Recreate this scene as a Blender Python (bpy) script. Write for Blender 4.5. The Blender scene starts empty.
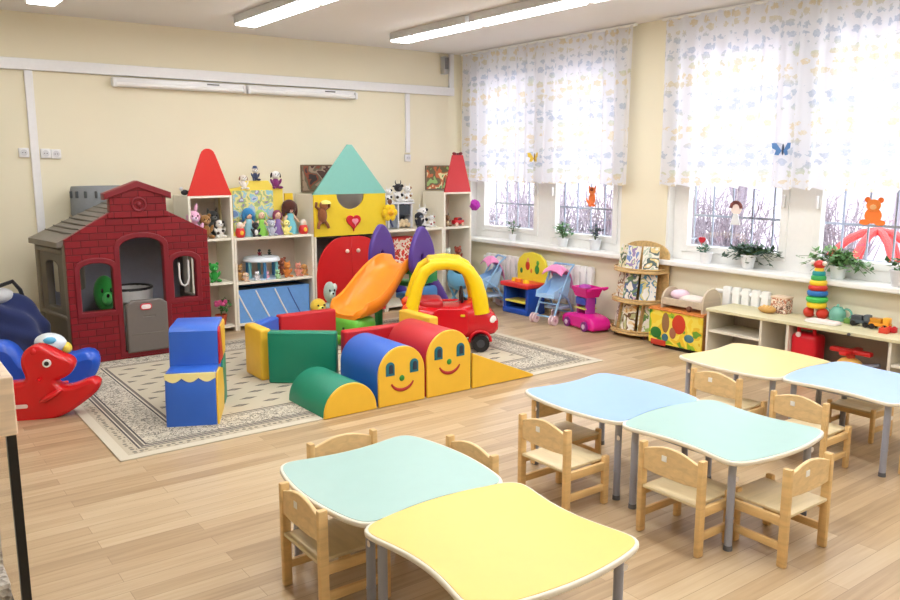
import bpy, bmesh, math, random
from mathutils import Vector, Matrix
from math import sin, cos, pi, radians
random.seed(7)
C = bpy.context.scene.collection
SC = bpy.context.scene

# ---------------------------------------------------------------- camera
cam = bpy.data.cameras.new('camera'); camo = bpy.data.objects.new('camera', cam); C.objects.link(camo)
cam.sensor_width = 36; cam.lens = 32.0; cam.clip_start = .05
camo.location = (0, 0, 1.6)
camo.rotation_euler = (radians(90 - 9.7), 0, radians(-36.5))
SC.camera = camo
# ---------------------------------------------------------------- view + world
SC.view_settings.view_transform = 'Standard'; SC.view_settings.look = 'None'
SC.view_settings.gamma = 1; SC.view_settings.use_curve_mapping = False
SC.view_settings.exposure = 0.55
W = bpy.data.worlds.new('world'); SC.world = W; W.use_nodes = True
bgn = W.node_tree.nodes['Background']; bgn.inputs[0].default_value = (.93, .96, 1, 1); bgn.inputs[1].default_value = 2.8
LAMP = 12.0

# ---------------------------------------------------------------- material helpers
def s2l(c):
    return tuple(((v/255)/12.92 if v/255 <= .04045 else ((v/255+.055)/1.055)**2.4) for v in c)
class NT:
    def __init__(s, name, rough=.5, spec=.5):
        s.m = bpy.data.materials.new(name); s.m.use_nodes = True; s.t = s.m.node_tree
        s.b = s.t.nodes['Principled BSDF']; s.b.inputs['Roughness'].default_value = rough
        s.b.inputs['Specular IOR Level'].default_value = spec
        s.out = s.t.nodes['Material Output']
    def n(s, typ, **kw):
        x = s.t.nodes.new(typ)
        for k, v in kw.items():
            if k.startswith('i_'): x.inputs[k[2:].replace('_', ' ')].default_value = v
            else: setattr(x, k, v)
        return x
    def l(s, a, b): s.t.links.new(a, b)
    def math(s, op, a, b=None, c=None):
        x = s.n('ShaderNodeMath', operation=op)
        for i, v in enumerate((a, b, c)):
            if v is None: continue
            if isinstance(v, (int, float)): x.inputs[i].default_value = v
            else: s.l(v, x.inputs[i])
        return x.outputs[0]
    def mix(s, f, a, b):
        x = s.n('ShaderNodeMix', data_type='RGBA')
        for i, v in ((0, f), (6, a), (7, b)):
            if isinstance(v, (int, float)): x.inputs[i].default_value = v
            elif isinstance(v, tuple): x.inputs[i].default_value = (*v, 1) if len(v) == 3 else v
            else: s.l(v, x.inputs[i])
        return x.outputs[2]
    def co(s): return s.n('ShaderNodeTexCoord').outputs['Object']
    def mapped(s, scale):
        m = s.n('ShaderNodeMapping'); m.inputs['Scale'].default_value = scale; s.l(s.co(), m.inputs[0]); return m.outputs[0]
    def ramp(s, f, stops, interp='LINEAR'):
        r = s.n('ShaderNodeValToRGB'); r.color_ramp.interpolation = interp
        e = r.color_ramp.elements
        while len(e) < len(stops): e.new(1)
        for x, (p, c) in zip(e, stops): x.position = p; x.color = (*c, 1)
        s.l(f, r.inputs[0]); return r.outputs[0]
    def bump(s, h, strength=.3, dist=.01):
        b = s.n('ShaderNodeBump'); b.inputs['Strength'].default_value = strength; b.inputs['Distance'].default_value = dist
        s.l(h, b.inputs['Height']); s.l(b.outputs[0], s.b.inputs['Normal'])
_cache = {}
def plain(rgb, rough=.5, kind='', var=.08, scale=30.):
    """one surface colour with a faint noise in it"""
    k = (rgb, rough, kind)
    if k in _cache: return _cache[k]
    t = NT('%s_%02x%02x%02x' % (kind or 'paint', *rgb), rough)
    c = s2l(rgb)
    nz = t.n('ShaderNodeTexNoise'); nz.inputs['Scale'].default_value = scale; nz.inputs['Detail'].default_value = 3
    t.l(t.co(), nz.inputs['Vector'])
    lo = tuple(v*(1-var) for v in c); hi = tuple(min(1, v*(1+var)) for v in c)
    t.l(t.mix(nz.outputs[0], lo, hi), t.b.inputs['Base Color'])
    if kind in ('plush', 'fabric'):
        n2 = t.n('ShaderNodeTexNoise'); n2.inputs['Scale'].default_value = 220 if kind == 'fabric' else 120
        t.l(t.co(), n2.inputs['Vector']); t.bump(n2.outputs[0], .5, .004)
        t.b.inputs['Sheen Weight'].default_value = .3
    _cache[k] = t.m
    return t.m
def plastic(*rgb, r=.32): return plain(rgb, r, 'plastic', .04)
def vinyl(*rgb): return plain(rgb, .42, 'vinyl', .06, 8)
def plush(*rgb): return plain(rgb, .95, 'plush', .15, 60)
def fabric(*rgb): return plain(rgb, .9, 'fabric', .1)
def paint(*rgb, r=.55): return plain(rgb, r, 'paint', .03)
def metal(*rgb, r=.35):
    k = ('metal', rgb)
    if k in _cache: return _cache[k]
    m = plain(rgb, r, 'steel', .03); m.node_tree.nodes['Principled BSDF'].inputs['Metallic'].default_value = .6
    _cache[k] = m; return m
def wood(rgb, dark=.72, scale=(2, 25, 25), rough=.45):
    k = ('wood', rgb, scale)
    if k in _cache: return _cache[k]
    t = NT('wood_%02x%02x%02x' % rgb, rough); c = s2l(rgb)
    nz = t.n('ShaderNodeTexNoise'); nz.inputs['Scale'].default_value = 1.6; nz.inputs['Detail'].default_value = 5
    nz.inputs['Distortion'].default_value = .6
    t.l(t.mapped(scale), nz.inputs['Vector'])
    t.l(t.ramp(nz.outputs[0], [(.3, tuple(v*dark for v in c)), (.55, c), (.75, tuple(min(1, v*1.08) for v in c))]), t.b.inputs['Base Color'])
    _cache[k] = t.m; return t.m
def patches(name, cols, scale=14., rough=.5, seed=0.):
    """a printed cover: irregular patches of several colours"""
    t = NT(name, rough)
    mp = t.n('ShaderNodeMapping'); mp.inputs['Location'].default_value = (seed*3.1, seed*1.7, seed*2.3); t.l(t.co(), mp.inputs[0])
    nz = t.n('ShaderNodeTexNoise'); nz.inputs['Scale'].default_value = scale; nz.inputs['Detail'].default_value = 2
    nz.inputs['Distortion'].default_value = .5
    t.l(mp.outputs[0], nz.inputs['Vector'])
    n = len(cols)
    t.l(t.ramp(nz.outputs[0], [(.28+.44*i/n, s2l(c)) for i, c in enumerate(cols)], 'CONSTANT'), t.b.inputs['Base Color'])
    return t.m
def emit(name, rgb, s):
    t = NT(name); t.b.inputs['Base Color'].default_value = (*rgb, 1)
    t.b.inputs['Emission Color'].default_value = (*rgb, 1); t.b.inputs['Emission Strength'].default_value = s
    return t.m

# ---------------------------------------------------------------- mesh helpers
def new(): return bmesh.new()
def box(bm, c, s, bev=0., seg=2, rot=None):
    r = bmesh.ops.create_cube(bm, size=1, matrix=Matrix.Diagonal((*s, 1)))
    vs = r['verts']
    if bev > 0:
        es = list({e for v in vs for e in v.link_edges})
        rr = bmesh.ops.bevel(bm, geom=es, offset=bev, segments=seg, profile=.5, affect='EDGES', clamp_overlap=True)
        vs = list({v for v in rr['verts']} | {v for v in vs if v.is_valid})
    m = Matrix.Translation(c)
    if rot is not None: m = m @ (rot.to_4x4() if not isinstance(rot, Matrix) or len(rot) == 3 else rot)
    bmesh.ops.transform(bm, matrix=m, verts=[v for v in vs if v.is_valid])
    return bm
def rotz(a): return Matrix.Rotation(a, 4, 'Z')
def roty(a): return Matrix.Rotation(a, 4, 'Y')
def rotx(a): return Matrix.Rotation(a, 4, 'X')
def ell(bm, c, r, seg=16, rot=None):
    if isinstance(r, (int, float)): r = (r, r, r)
    m = Matrix.Translation(c)
    if rot is not None: m = m @ rot
    bmesh.ops.create_uvsphere(bm, u_segments=seg, v_segments=max(6, seg*2//3), radius=1, matrix=m @ Matrix.Diagonal((*r, 1)))
    return bm
def cyl(bm, p0, p1, r0, r1=None, seg=14):
    p0, p1 = Vector(p0), Vector(p1); d = p1-p0
    q = d.to_track_quat('Z', 'Y').to_matrix().to_4x4()
    bmesh.ops.create_cone(bm, cap_ends=True, segments=seg, radius1=r0, radius2=r0 if r1 is None else r1, depth=d.length,
                          matrix=Matrix.Translation((p0+p1)/2) @ q)
    return bm
def tube(bm, pts, r, seg=10, closed=False, flat=None):
    """round bar through pts; r one radius or one per point; flat=(axis vector, factor) squashes the section"""
    pts = [Vector(p) for p in pts]; n = len(pts)
    rs = r if isinstance(r, (list, tuple)) else [r]*n
    rings = []; up = None
    for i, p in enumerate(pts):
        a = pts[(i-1) % n] if (closed or i > 0) else p
        b = pts[(i+1) % n] if (closed or i < n-1) else p
        t = (b-a).normalized()
        if up is None:
            up = Vector((0, 0, 1)) if abs(t.z) < .9 else Vector((1, 0, 0))
        u = (up - t*up.dot(t)).normalized(); up = u; v = t.cross(u)
        ring = []
        for k in range(seg):
            off = (u*cos(2*pi*k/seg)+v*sin(2*pi*k/seg))*rs[i]
            if flat: ax = Vector(flat[0]); off = off - ax*off.dot(ax)*(1-flat[1])
            ring.append(bm.verts.new(p+off))
        rings.append(ring)
    m = n if closed else n-1
    for i in range(m):
        A, B = rings[i], rings[(i+1) % n]
        for k in range(seg):
            bm.faces.new((A[k], A[(k+1) % seg], B[(k+1) % seg], B[k]))
    if not closed:
        bm.faces.new(rings[0][::-1]); bm.faces.new(rings[-1])
    return bm
def lathe(bm, c, prof, seg=20, rot=None):
    """prof: (radius, z) pairs from bottom to top, closed at both ends"""
    M = Matrix.Translation(c)
    if rot is not None: M = M @ rot
    rings = []
    for r, z in prof:
        if r < 1e-5: rings.append([bm.verts.new(M @ Vector((0, 0, z)))])
        else: rings.append([bm.verts.new(M @ Vector((r*cos(2*pi*k/seg), r*sin(2*pi*k/seg), z))) for k in range(seg)])
    for A, B in zip(rings, rings[1:]):
        for k in range(seg):
            a, b = A[k % len(A)], A[(k+1) % len(A)]; d, e = B[k % len(B)], B[(k+1) % len(B)]
            f = [a, b, e, d]; g = []
            for v in f:
                if v not in g: g.append(v)
            if len(g) > 2: bm.faces.new(g)
    if len(rings[0]) > 1: bm.faces.new(rings[0][::-1])
    if len(rings[-1]) > 1: bm.faces.new(rings[-1])
    return bm
def torus(bm, c, R, r, axis='Z', s1=24, s2=10, arc=2*pi, a0=0.):
    full = arc > 6.28; n = s1 if full else s1+1
    pts = []
    for i in range(n):
        a = a0+arc*i/s1; x, y = R*cos(a), R*sin(a)
        pts.append(Vector(c)+Vector({'Z': (x, y, 0), 'Y': (x, 0, y), 'X': (0, x, y)}[axis]))
    return tube(bm, pts, r, s2, closed=full)
def plate(bm, outline, thick, plane='XZ', at=(0, 0, 0), holes=(), bev=0., rot=None):
    """flat plate with holes: outline and holes are 2D loops; plate is centred on its plane"""
    cu = bpy.data.curves.new('tmp', 'CURVE'); cu.dimensions = '2D'; cu.fill_mode = 'BOTH'
    cu.extrude = max(thick/2-bev, 0); cu.bevel_depth = bev; cu.bevel_resolution = 1
    for lp in (outline, *holes):
        s = cu.splines.new('POLY'); s.points.add(len(lp)-1); s.use_cyclic_u = True
        for p, q in zip(s.points, lp): p.co = (q[0], q[1], 0, 1)
    o = bpy.data.objects.new('tmp', cu); C.objects.link(o)
    dg = bpy.context.evaluated_depsgraph_get(); me = bpy.data.meshes.new_from_object(o.evaluated_get(dg))
    n0 = len(bm.verts); bm.from_mesh(me)
    bm.verts.ensure_lookup_table(); vs = bm.verts[n0:]
    M = {'XY': Matrix(), 'XZ': rotx(pi/2), 'YZ': Matrix(((0, 0, 1, 0), (1, 0, 0, 0), (0, 1, 0, 0), (0, 0, 0, 1)))}[plane]
    M = Matrix.Translation(at) @ (rot if rot is not None else Matrix()) @ M
    bmesh.ops.transform(bm, matrix=M, verts=vs)
    bpy.data.objects.remove(o); bpy.data.curves.remove(cu); bpy.data.meshes.remove(me)
    return bm
def circ(cx, cy, r, n=20, a0=0., a1=2*pi, ry=None):
    ry = r if ry is None else ry
    full = abs(a1-a0) > 6.28
    return [(cx+r*cos(a0+(a1-a0)*i/(n if full else n-1)), cy+ry*sin(a0+(a1-a0)*i/(n if full else n-1))) for i in range(n)]
def arch(x0, x1, z0, z1, rise, n=12):
    """rectangle with an arched head"""
    cx, h = (x0+x1)/2, (x1-x0)/2
    return [(x0, z0), (x1, z0)] + [(cx+h*cos(pi*i/n), z1-rise+rise*sin(pi*i/n)) for i in range(n+1)]
def rrect(x0, x1, y0, y1, r, n=5):
    o = []
    for cx, cy, a in ((x1-r, y1-r, 0), (x0+r, y1-r, pi/2), (x0+r, y0+r, pi), (x1-r, y0+r, 1.5*pi)):
        o += [(cx+r*cos(a+pi/2*i/n), cy+r*sin(a+pi/2*i/n)) for i in range(n+1)]
    return o
def obj(name, bm, mat, parent=None, smooth=40, loc=None):
    bmesh.ops.recalc_face_normals(bm, faces=bm.faces)
    me = bpy.data.meshes.new(name); bm.to_mesh(me); bm.free()
    if isinstance(mat, (list, tuple)):
        for m in mat: me.materials.append(m)
    else: me.materials.append(mat)
    if smooth:
        me.shade_smooth()
        try: me.set_sharp_from_angle(angle=radians(smooth))
        except Exception: pass
    o = bpy.data.objects.new(name, me); C.objects.link(o)
    if parent is not None: o.parent = parent
    if loc: o.location = loc
    return o
def tag(o, label, cat, group=None):
    o['label'] = label; o['category'] = cat
    if group: o['group'] = group
    return o
def thing(name, label, cat, loc=(0, 0, 0), rz=0., group=None, sc=1.):
    o = bpy.data.objects.new(name, None); C.objects.link(o); o.empty_display_size = .05
    o.location = loc; o.rotation_euler = (0, 0, rz); o.scale = (sc, sc, sc)
    return tag(o, label, cat, group)
def struct(name, bm, mat, parent=None, smooth=0):
    o = obj(name, bm, mat, parent, smooth)
    if parent is None: o['kind'] = 'structure'
    return o
def kids(o): return [x for x in bpy.data.objects if x.parent == o]
def dup(root, loc, rz=0., label=None, sc=None):
    r = root.copy(); C.objects.link(r); r.location = loc; r.rotation_euler = (0, 0, rz)
    if label: r['label'] = label
    if sc: r.scale = (sc, sc, sc)
    for ch in kids(root):
        c = ch.copy(); C.objects.link(c); c.parent = r
        for g in kids(ch):
            d = g.copy(); C.objects.link(d); d.parent = c
    return r

WHITE = paint(240, 240, 238)
WHITEP = plastic(238, 238, 240)
BLACK = plastic(22, 22, 26)

# ================================================================ the room
XR, YB, ZC = 5.95, 7.82, 2.86
XL, YF = -1.2, -2.2
# walls
def wall_mat(name, rgb):
    t = NT(name, .75, .3); c = s2l(rgb)
    nz = t.n('ShaderNodeTexNoise'); nz.inputs['Scale'].default_value = 1.3; nz.inputs['Detail'].default_value = 6
    t.l(t.co(), nz.inputs['Vector'])
    t.l(t.mix(nz.outputs[0], tuple(v*.95 for v in c), tuple(min(1, v*1.03) for v in c)), t.b.inputs['Base Color'])
    n2 = t.n('ShaderNodeTexNoise'); n2.inputs['Scale'].default_value = 160; t.l(t.co(), n2.inputs['Vector'])
    t.bump(n2.outputs[0], .12, .003)
    return t.m
CREAM = wall_mat('cream_wall_paint', (240, 232, 207))
b = new(); box(b, ((XL+XR)/2, YB+.1, ZC/2), (XR-XL+.8, .2, ZC)); struct('wall_back', b, CREAM)
b = new(); box(b, (XL-.1, (YB+YF)/2, ZC/2), (.2, YB-YF, ZC)); struct('wall_left', b, CREAM)
b = new(); box(b, ((XL+XR)/2, YF-.1, ZC/2), (XR-XL+.8, .2, ZC)); struct('wall_front', b, CREAM)
OPEN = [(5.26, 7.64), (2.28, 4.72), (-.8, 1.65)]  # last opening is an unseen window, added to light the tables
SZ, HZ = .70, 2.72
b = new(); xc, xt = XR+.15, .3
box(b, (xc, (YB+YF)/2, SZ/2), (xt, YB-YF, SZ)); box(b, (xc, (YB+YF)/2, (HZ+ZC)/2), (xt, YB-YF, ZC-HZ))
ys = [YF]+[v for o in OPEN[::-1] for v in o]+[YB]
for y0, y1 in zip(ys[::2], ys[1::2]): box(b, (xc, (y0+y1)/2, (SZ+HZ)/2), (xt, y1-y0, HZ-SZ))
struct('wall_right', b, CREAM)
# ceiling
b = new(); box(b, ((XL+XR)/2, (YB+YF)/2, ZC+.06), (XR-XL+.8, YB-YF+.5, .12)); struct('ceiling', b, wall_mat('ceiling_paint', (240, 238, 236)))
# floor: laminate boards running along x
t = NT('laminate_floor', .33, .45)
br = t.n('ShaderNodeTexBrick'); br.offset = .37; br.inputs['Scale'].default_value = 1
br.inputs['Brick Width'].default_value = 1.1; br.inputs['Row Height'].default_value = .085; br.inputs['Mortar Size'].default_value = .0012
br.inputs['Color1'].default_value = (0, 0, 0, 1); br.inputs['Color2'].default_value = (1, 1, 1, 1); br.inputs['Mortar'].default_value = (.35, .35, .35, 1)
t.l(t.co(), br.inputs['Vector'])
nz = t.n('ShaderNodeTexNoise'); nz.inputs['Scale'].default_value = 2; nz.inputs['Detail'].default_value = 8; nz.inputs['Distortion'].default_value = .5
t.l(t.mapped((1.2, 22, 1)), nz.inputs['Vector'])
f = t.math('ADD', t.math('MULTIPLY', br.outputs['Color'], .45), t.math('MULTIPLY', nz.outputs[0], .6))
col = t.ramp(f, [(.2, s2l((160, 134, 102))), (.5, s2l((186, 159, 124))), (.85, s2l((206, 184, 150)))])
t.l(t.mix(t.math('MULTIPLY', br.outputs['Fac'], .45), col, s2l((110, 84, 62))), t.b.inputs['Base Color'])
b = new(); box(b, ((XL+XR)/2, (YB+YF)/2, -.05), (XR-XL+.4, YB-YF+.4, .1)); struct('floor', b, t.m)
# skirting boards
b = new(); box(b, ((XL+XR)/2, YB-.01, .035), (XR-XL, .02, .07)); struct('baseboard_back', b, wood((205, 180, 140)))
b = new(); box(b, (XR-.01, (YB+YF)/2, .035), (.02, YB-YF-.04, .07)); struct('baseboard_right', b, wood((205, 180, 140)))
# windows
t = NT('window_glass', .02); mixn = t.n('ShaderNodeMixShader'); tr = t.n('ShaderNodeBsdfTransparent'); gl = t.n('ShaderNodeBsdfGlossy'); gl.inputs['Roughness'].default_value = .02
mixn.inputs[0].default_value = .04
t.l(tr.outputs[0], mixn.inputs[1]); t.l(gl.outputs[0], mixn.inputs[2]); t.l(mixn.outputs[0], t.out.inputs[0])
GLASS = t.m
for i, (y0, y1) in enumerate(OPEN):
    b = new(); xw = XR+.13; t_ = .07
    zs0 = SZ+.03
    box(b, (xw, (y0+y1)/2, zs0+.04), (t_, y1-y0, .1), .008); box(b, (xw, (y0+y1)/2, HZ-.05), (t_, y1-y0, .1), .008)
    box(b, (xw, y0+.062, (zs0+HZ)/2), (t_+.008, .12, HZ-zs0+.012), .006); box(b, (xw, y1-.062, (zs0+HZ)/2), (t_+.008, .12, HZ-zs0+.012), .006)
    ym = (y0+y1)/2-.03
    box(b, (xw, ym, (zs0+HZ)/2), (t_+.012, .22, HZ-zs0+.006), .006)
    # inner sashes
    for a, c in ((y0+.12, ym-.11), (ym+.11, y1-.12)):
        for yy in (a+.03, c-.03): box(b, (xw-.021, yy, (zs0+HZ)/2), (.066, .064, HZ-zs0-.155), .006)
        for zz in (zs0+.115, HZ-.115): box(b, (xw-.02, (a+c)/2, zz), (.06, c-a, .06), .008)
    # reveal lining
    box(b, (XR+.07, y0+.01, (SZ+HZ)/2), (.13, .02, HZ-SZ)); box(b, (XR+.07, y1-.01, (SZ+HZ)/2), (.13, .02, HZ-SZ))
    w = struct('window_%d' % (i+1), b, WHITE)
    for a, c in ((y0+.12, ym-.11), (ym+.11, y1-.12)):
        b = new(); box(b, (xw, (a+c)/2, (zs0+HZ)/2), (.006, c-a, HZ-zs0-.18)); obj('pane', b, GLASS, w, 0)
        b = new(); hy = a+.03 if a > ym else c-.03
        box(b, (xw-.07, hy, 1.3), (.03, .022, .1), .006); obj('window_handle', b, WHITEP, w)
    b = new(); box(b, (XR-.0+.02, (y0+y1)/2-.02, SZ+.01), (.24, y1-y0+.22, .045), .012); struct('trim_%d' % (i+1), b, WHITE)
# outer grilles
for i, (y0, y1) in enumerate(OPEN[:2]):
    b = new(); xg = XR+.42
    n = 13
    for k in range(n): box(b, (xg, y0+(y1-y0)*k/(n-1), (SZ+HZ)/2), (.014, .014, HZ-SZ))
    for z in (.84, 1.12, 1.75, 2.4): box(b, (xg, (y0+y1)/2, z), (.012, y1-y0, .02))
    for k in (0, n-1):
        for z in (.9, 2.5): box(b, (XR+.36, y0+(y1-y0)*k/(n-1)+(.02 if k == 0 else -.02), z), (.14, .012, .012))
    struct('trim_%d' % (i+4), b, metal(150, 158, 172))
# ================================================================ outdoors
SNOW = plain((235, 238, 245), .9, 'snow', .04)
b = new(); box(b, (22, 4, -.75), (31, 60, .1)); struct('ground', b, SNOW)
t = NT('pale_block_wall', .9); br = t.n('ShaderNodeTexBrick'); br.inputs['Scale'].default_value = 1.4
br.inputs['Color1'].default_value = (*s2l((206, 198, 204)), 1); br.inputs['Color2'].default_value = (*s2l((192, 186, 196)), 1); br.inputs['Mortar'].default_value = (*s2l((228, 222, 226)), 1)
mp = t.n('ShaderNodeMapping'); mp.inputs['Rotation'].default_value = (pi/2, 0, pi/2); t.l(t.co(), mp.inputs[0]); t.l(mp.outputs[0], br.inputs['Vector']); t.l(br.outputs['Color'], t.b.inputs['Base Color'])
nb = thing('building', 'pale brick building seen faintly through the windows', 'building', (20, 13, -.7))
b = new(); box(b, (0, 0, 3.5), (4, 34, 7)); obj('facade', b, t.m, nb, 0)
for y in range(-14, 15, 4):
    b = new(); box(b, (-2.02, y, 2.2), (.06, 1.6, 1.7)); obj('window', b, plastic(186, 184, 200), nb, 0)
BARK = plain((146, 136, 146), .9, 'bark', .2)
def bare_tree(x, y, h, seed, label):
    r = random.Random(seed); T = thing('bare_tree', label, 'tree', (x, y, -.72), 0, 'bare trees outside')
    b = new()
    def limb(p, d, L, rad, lv):
        q = p+d*L*.5+Vector((r.uniform(-.05, .05)*L, r.uniform(-.05, .05)*L, 0)); e = p+d*L
        tube(b, [p, q, e], [rad, rad*.8, rad*.6], 5)
        if lv > 0:
            for k in range(4 if lv > 1 else 3):
                nd = (d+Vector((r.uniform(-1, 1), r.uniform(-1, 1), r.uniform(-.1, .7)))*.75).normalized()
                limb(p+d*L*r.uniform(.45, 1), nd, L*.62, rad*.5, lv-1)
    limb(Vector((0, 0, 0)), Vector((0, 0, 1)), h*.45, .09, 3)
    obj('trunk', b, BARK, T)
for k, (x, y, h, l) in enumerate([(12.5, 13.2, 5, 'bare tree behind the left pane of the far window'), (13.5, 10.4, 5.5, 'bare tree behind the right pane of the far window'),
                                  (12, 8.0, 5, 'bare tree outside behind the girl hanging in the window'), (15.5, 7.0, 5, 'bare tree outside behind the dark trailing plant')]):
    bare_tree(x, y, h, k+3, l)
for k, (x, y, sz, l) in enumerate([(8.9, 11.4, 1.0, 'twiggy snowy bush behind the left pane of the far window, leftmost'), (9.3, 10.3, 1.1, 'twiggy snowy bush behind the left pane of the far window, nearer its middle'), (8.8, 9.2, 1.0, 'twiggy snowy bush outside behind the bushy light green plant'), (9.2, 8.3, 1.1, 'twiggy snowy bush outside behind the orange squirrel'),
                                 (9.3, 7.0, 1.1, 'twiggy snowy bush outside behind the heart on a stick'), (9.0, 6.15, 1.0, 'twiggy snowy bush outside behind the hanging felt girl'), (10.9, 5.9, 1.0, 'twiggy snowy bush outside between the girl and the wide window post')]):
    r = random.Random(40+k); T = thing('bush', l, 'bush', (x, y, -.72), 0, 'twiggy bushes outside'); b = new()
    for q in range(170):
        a, e_, L = r.uniform(0, 6.28), r.uniform(1.12, 1.55), r.uniform(.7, 2.0)*sz; d0 = Vector((cos(a)*cos(e_), sin(a)*cos(e_), sin(e_)))
        p0 = Vector((r.uniform(-.2, .2), r.uniform(-.35, .35), 0)); m_ = p0+d0*L*.5+Vector((r.uniform(-.1, .1), r.uniform(-.1, .1), .05)); e2 = p0+d0*L+Vector((r.uniform(-.1, .1), r.uniform(-.1, .1), r.uniform(-.1, .1)))
        tube(b, [p0, m_, e2], [.018, .012, .006], 3)
        for w_ in range(3): f_ = r.uniform(.3, 1); g_ = m_.lerp(e2, f_); tube(b, [g_, g_+Vector((r.uniform(-.2, .2), r.uniform(-.2, .2), r.uniform(0, .25)))], [.009, .004], 3)
    obj('twigs', b, BARK, T, 0)
RED = paint(214, 60, 62)
pg = thing('climbing_frame', 'red domed climbing frame in the snow outside the near window', 'climbing frame', (9.6, 4.55, -.7))
for k in range(4):
    b = new(); a = k*pi/4
    tube(b, [(cos(a)*.85*cos(u), sin(a)*.85*cos(u), 1.5*sin(u)+.02) for u in [pi*i/16 for i in range(17)]], .045, 8); obj('arch', b, RED, pg)
for z in (.55, 1.05):
    b = new(); R_ = .85*math.sqrt(1-(z/1.5)**2); torus(b, (0, 0, z), R_, .035); obj('ring', b, RED, pg)
of = thing('fence', 'low orange fence panel outside behind the orange bear', 'fence', (10.9, 3.0, -.7))
for z in (1.2, 1.45): b = new(); box(b, (0, 0, z), (.04, 1.6, .12)); obj('rail', b, paint(238, 120, 70), of, 0)
for y in (-.75, .75): b = new(); box(b, (0, y, .75), (.07, .07, 1.5)); obj('post', b, paint(238, 120, 70), of, 0)

# ================================================================ rug
RX0, RX1, RY0, RY1 = 1.02, 4.81, 4.385, 6.96
hx, hy = (RX1-RX0)/2, (RY1-RY0)/2
t = NT('woven_rug', .95, .1)
sp = t.n('ShaderNodeSeparateXYZ'); t.l(t.co(), sp.inputs[0]); X, Y = sp.outputs[0], sp.outputs[1]
d = t.math('MINIMUM', t.math('SUBTRACT', hx, t.math('ABSOLUTE', X)), t.math('SUBTRACT', hy, t.math('ABSOLUTE', Y)))
pale, mid, dark, dk2 = s2l((214, 205, 186)), s2l((196, 184, 162)), s2l((72, 70, 74)), s2l((112, 104, 100))
base = t.ramp(d, [(0, pale), (.055, mid), (.13, dark), (.142, pale), (.152, dk2), (.172, pale), (.182, dark), (.192, pale), (.40, dark), (.412, pale), (.425, dk2), (.445, s2l((205, 195, 172)))], 'CONSTANT')
def band(lo, hi): return t.math('MULTIPLY', t.math('GREATER_THAN', d, lo), t.math('LESS_THAN', d, hi))
vor = t.n('ShaderNodeTexVoronoi'); vor.inputs['Scale'].default_value = 26; vor.inputs['Randomness'].default_value = .45; t.l(t.co(), vor.inputs['Vector'])
nzr = t.n('ShaderNodeTexNoise'); nzr.inputs['Scale'].default_value = 20; nzr.inputs['Detail'].default_value = 2; nzr.inputs['Distortion'].default_value = 2; t.l(t.co(), nzr.inputs['Vector'])
orn = t.math('LESS_THAN', t.math('ABSOLUTE', t.math('SUBTRACT', nzr.outputs[0], .5)), .045)
dots = t.math('LESS_THAN', vor.outputs['Distance'], .33)
wide = t.math('MULTIPLY', band(.195, .395), orn)
nar = t.math('MULTIPLY', band(.07, .125), dots)
# the field: staggered rows of small dark lozenges
def pp(v, per, off=0.):
    s_ = t.math('FRACT', t.math('ADD', t.math('DIVIDE', v, per), off)) if not isinstance(off, float) else t.math('FRACT', t.math('ADD', t.math('DIVIDE', v, per), off))
    return t.math('ABSOLUTE', t.math('SUBTRACT', s_, .5))
row = t.math('MODULO', t.math('FLOOR', t.math('DIVIDE', t.math('ADD', Y, 10.), .13)), 2.)
fx = pp(t.math('ADD', X, 10.), .22, t.math('MULTIPLY', row, .5)); fy = pp(t.math('ADD', Y, 10.), .13)
loz = t.math('LESS_THAN', t.math('ADD', t.math('MULTIPLY', fx, .22/.068), t.math('MULTIPLY', fy, .13/.024)), 1.)
inner = t.math('GREATER_THAN', t.math('ADD', t.math('MULTIPLY', fx, .22/.03), t.math('MULTIPLY', fy, .13/.010)), 1.)
field = t.math('MULTIPLY', t.math('MULTIPLY', t.math('GREATER_THAN', d, .47), loz), t.math('ADD', .5, t.math('MULTIPLY', inner, .4)))
pat = t.math('MAXIMUM', t.math('MAXIMUM', t.math('MULTIPLY', wide, .75), t.math('MULTIPLY', nar, .7)), field)
fine = t.n('ShaderNodeTexNoise'); fine.inputs['Scale'].default_value = 300; t.l(t.co(), fine.inputs['Vector'])
c1 = t.mix(pat, base, dark)
t.l(t.mix(t.math('MULTIPLY', fine.outputs[0], .25), c1, s2l((150, 140, 124))), t.b.inputs['Base Color']); t.bump(fine.outputs[0], .6, .004)
b = new(); box(b, (0, 0, .004), (2*hx, 2*hy, .008), .003)
rg = obj('rug', b, t.m, None, 0, ((RX0+RX1)/2, (RY0+RY1)/2, 0))
tag(rg, 'large beige rug with dark woven borders and small lozenges on the floor', 'rug')
RZ = .0085

# ================================================================ fixed things on the walls and ceiling
DIFF = emit('lamp_diffuser', (.96, .98, 1), LAMP)
LN = {(4.49, 0): 'long ceiling light at the far end of the row beside the window', (4.49, 1): 'second ceiling light from the back wall in the row beside the window', (4.49, 2): 'third ceiling light from the back wall in the window side row',
      (2.9, 0): 'ceiling light at the back end of the middle row', (2.9, 1): 'second ceiling light of the middle row, cut by the picture top', (1.28, 0): 'ceiling light above the playhouse at the upper left'}
for x in (4.49, 2.9, 1.28):
    for k in range(6):
        y = 6.32-1.27*k
        L = thing('ceiling_light', LN.get((x, k), 'white ceiling light box with two bright diffusers, nearer than the picture shows'), 'ceiling light', (x, y, ZC), 0, 'fluorescent ceiling lights')
        b = new(); box(b, (0, 0, -.035), (.21, 1.22, .07), .008); obj('housing', b, plain((205, 204, 203), .5, 'lampbox'), L, 0)
        b = new(); box(b, (0, 0, -.076), (.19, 1.2, .014), .006); obj('diffuser', b, DIFF, L, 0)
b = new(); box(b, ((XL+5.84)/2, YB-.024, 2.43), (5.80-XL, .04, .095), .004)
tag(obj('cable_duct', b, WHITEP, None, 0), 'long horizontal white cable duct along the cream back wall', 'cable duct')
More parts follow.
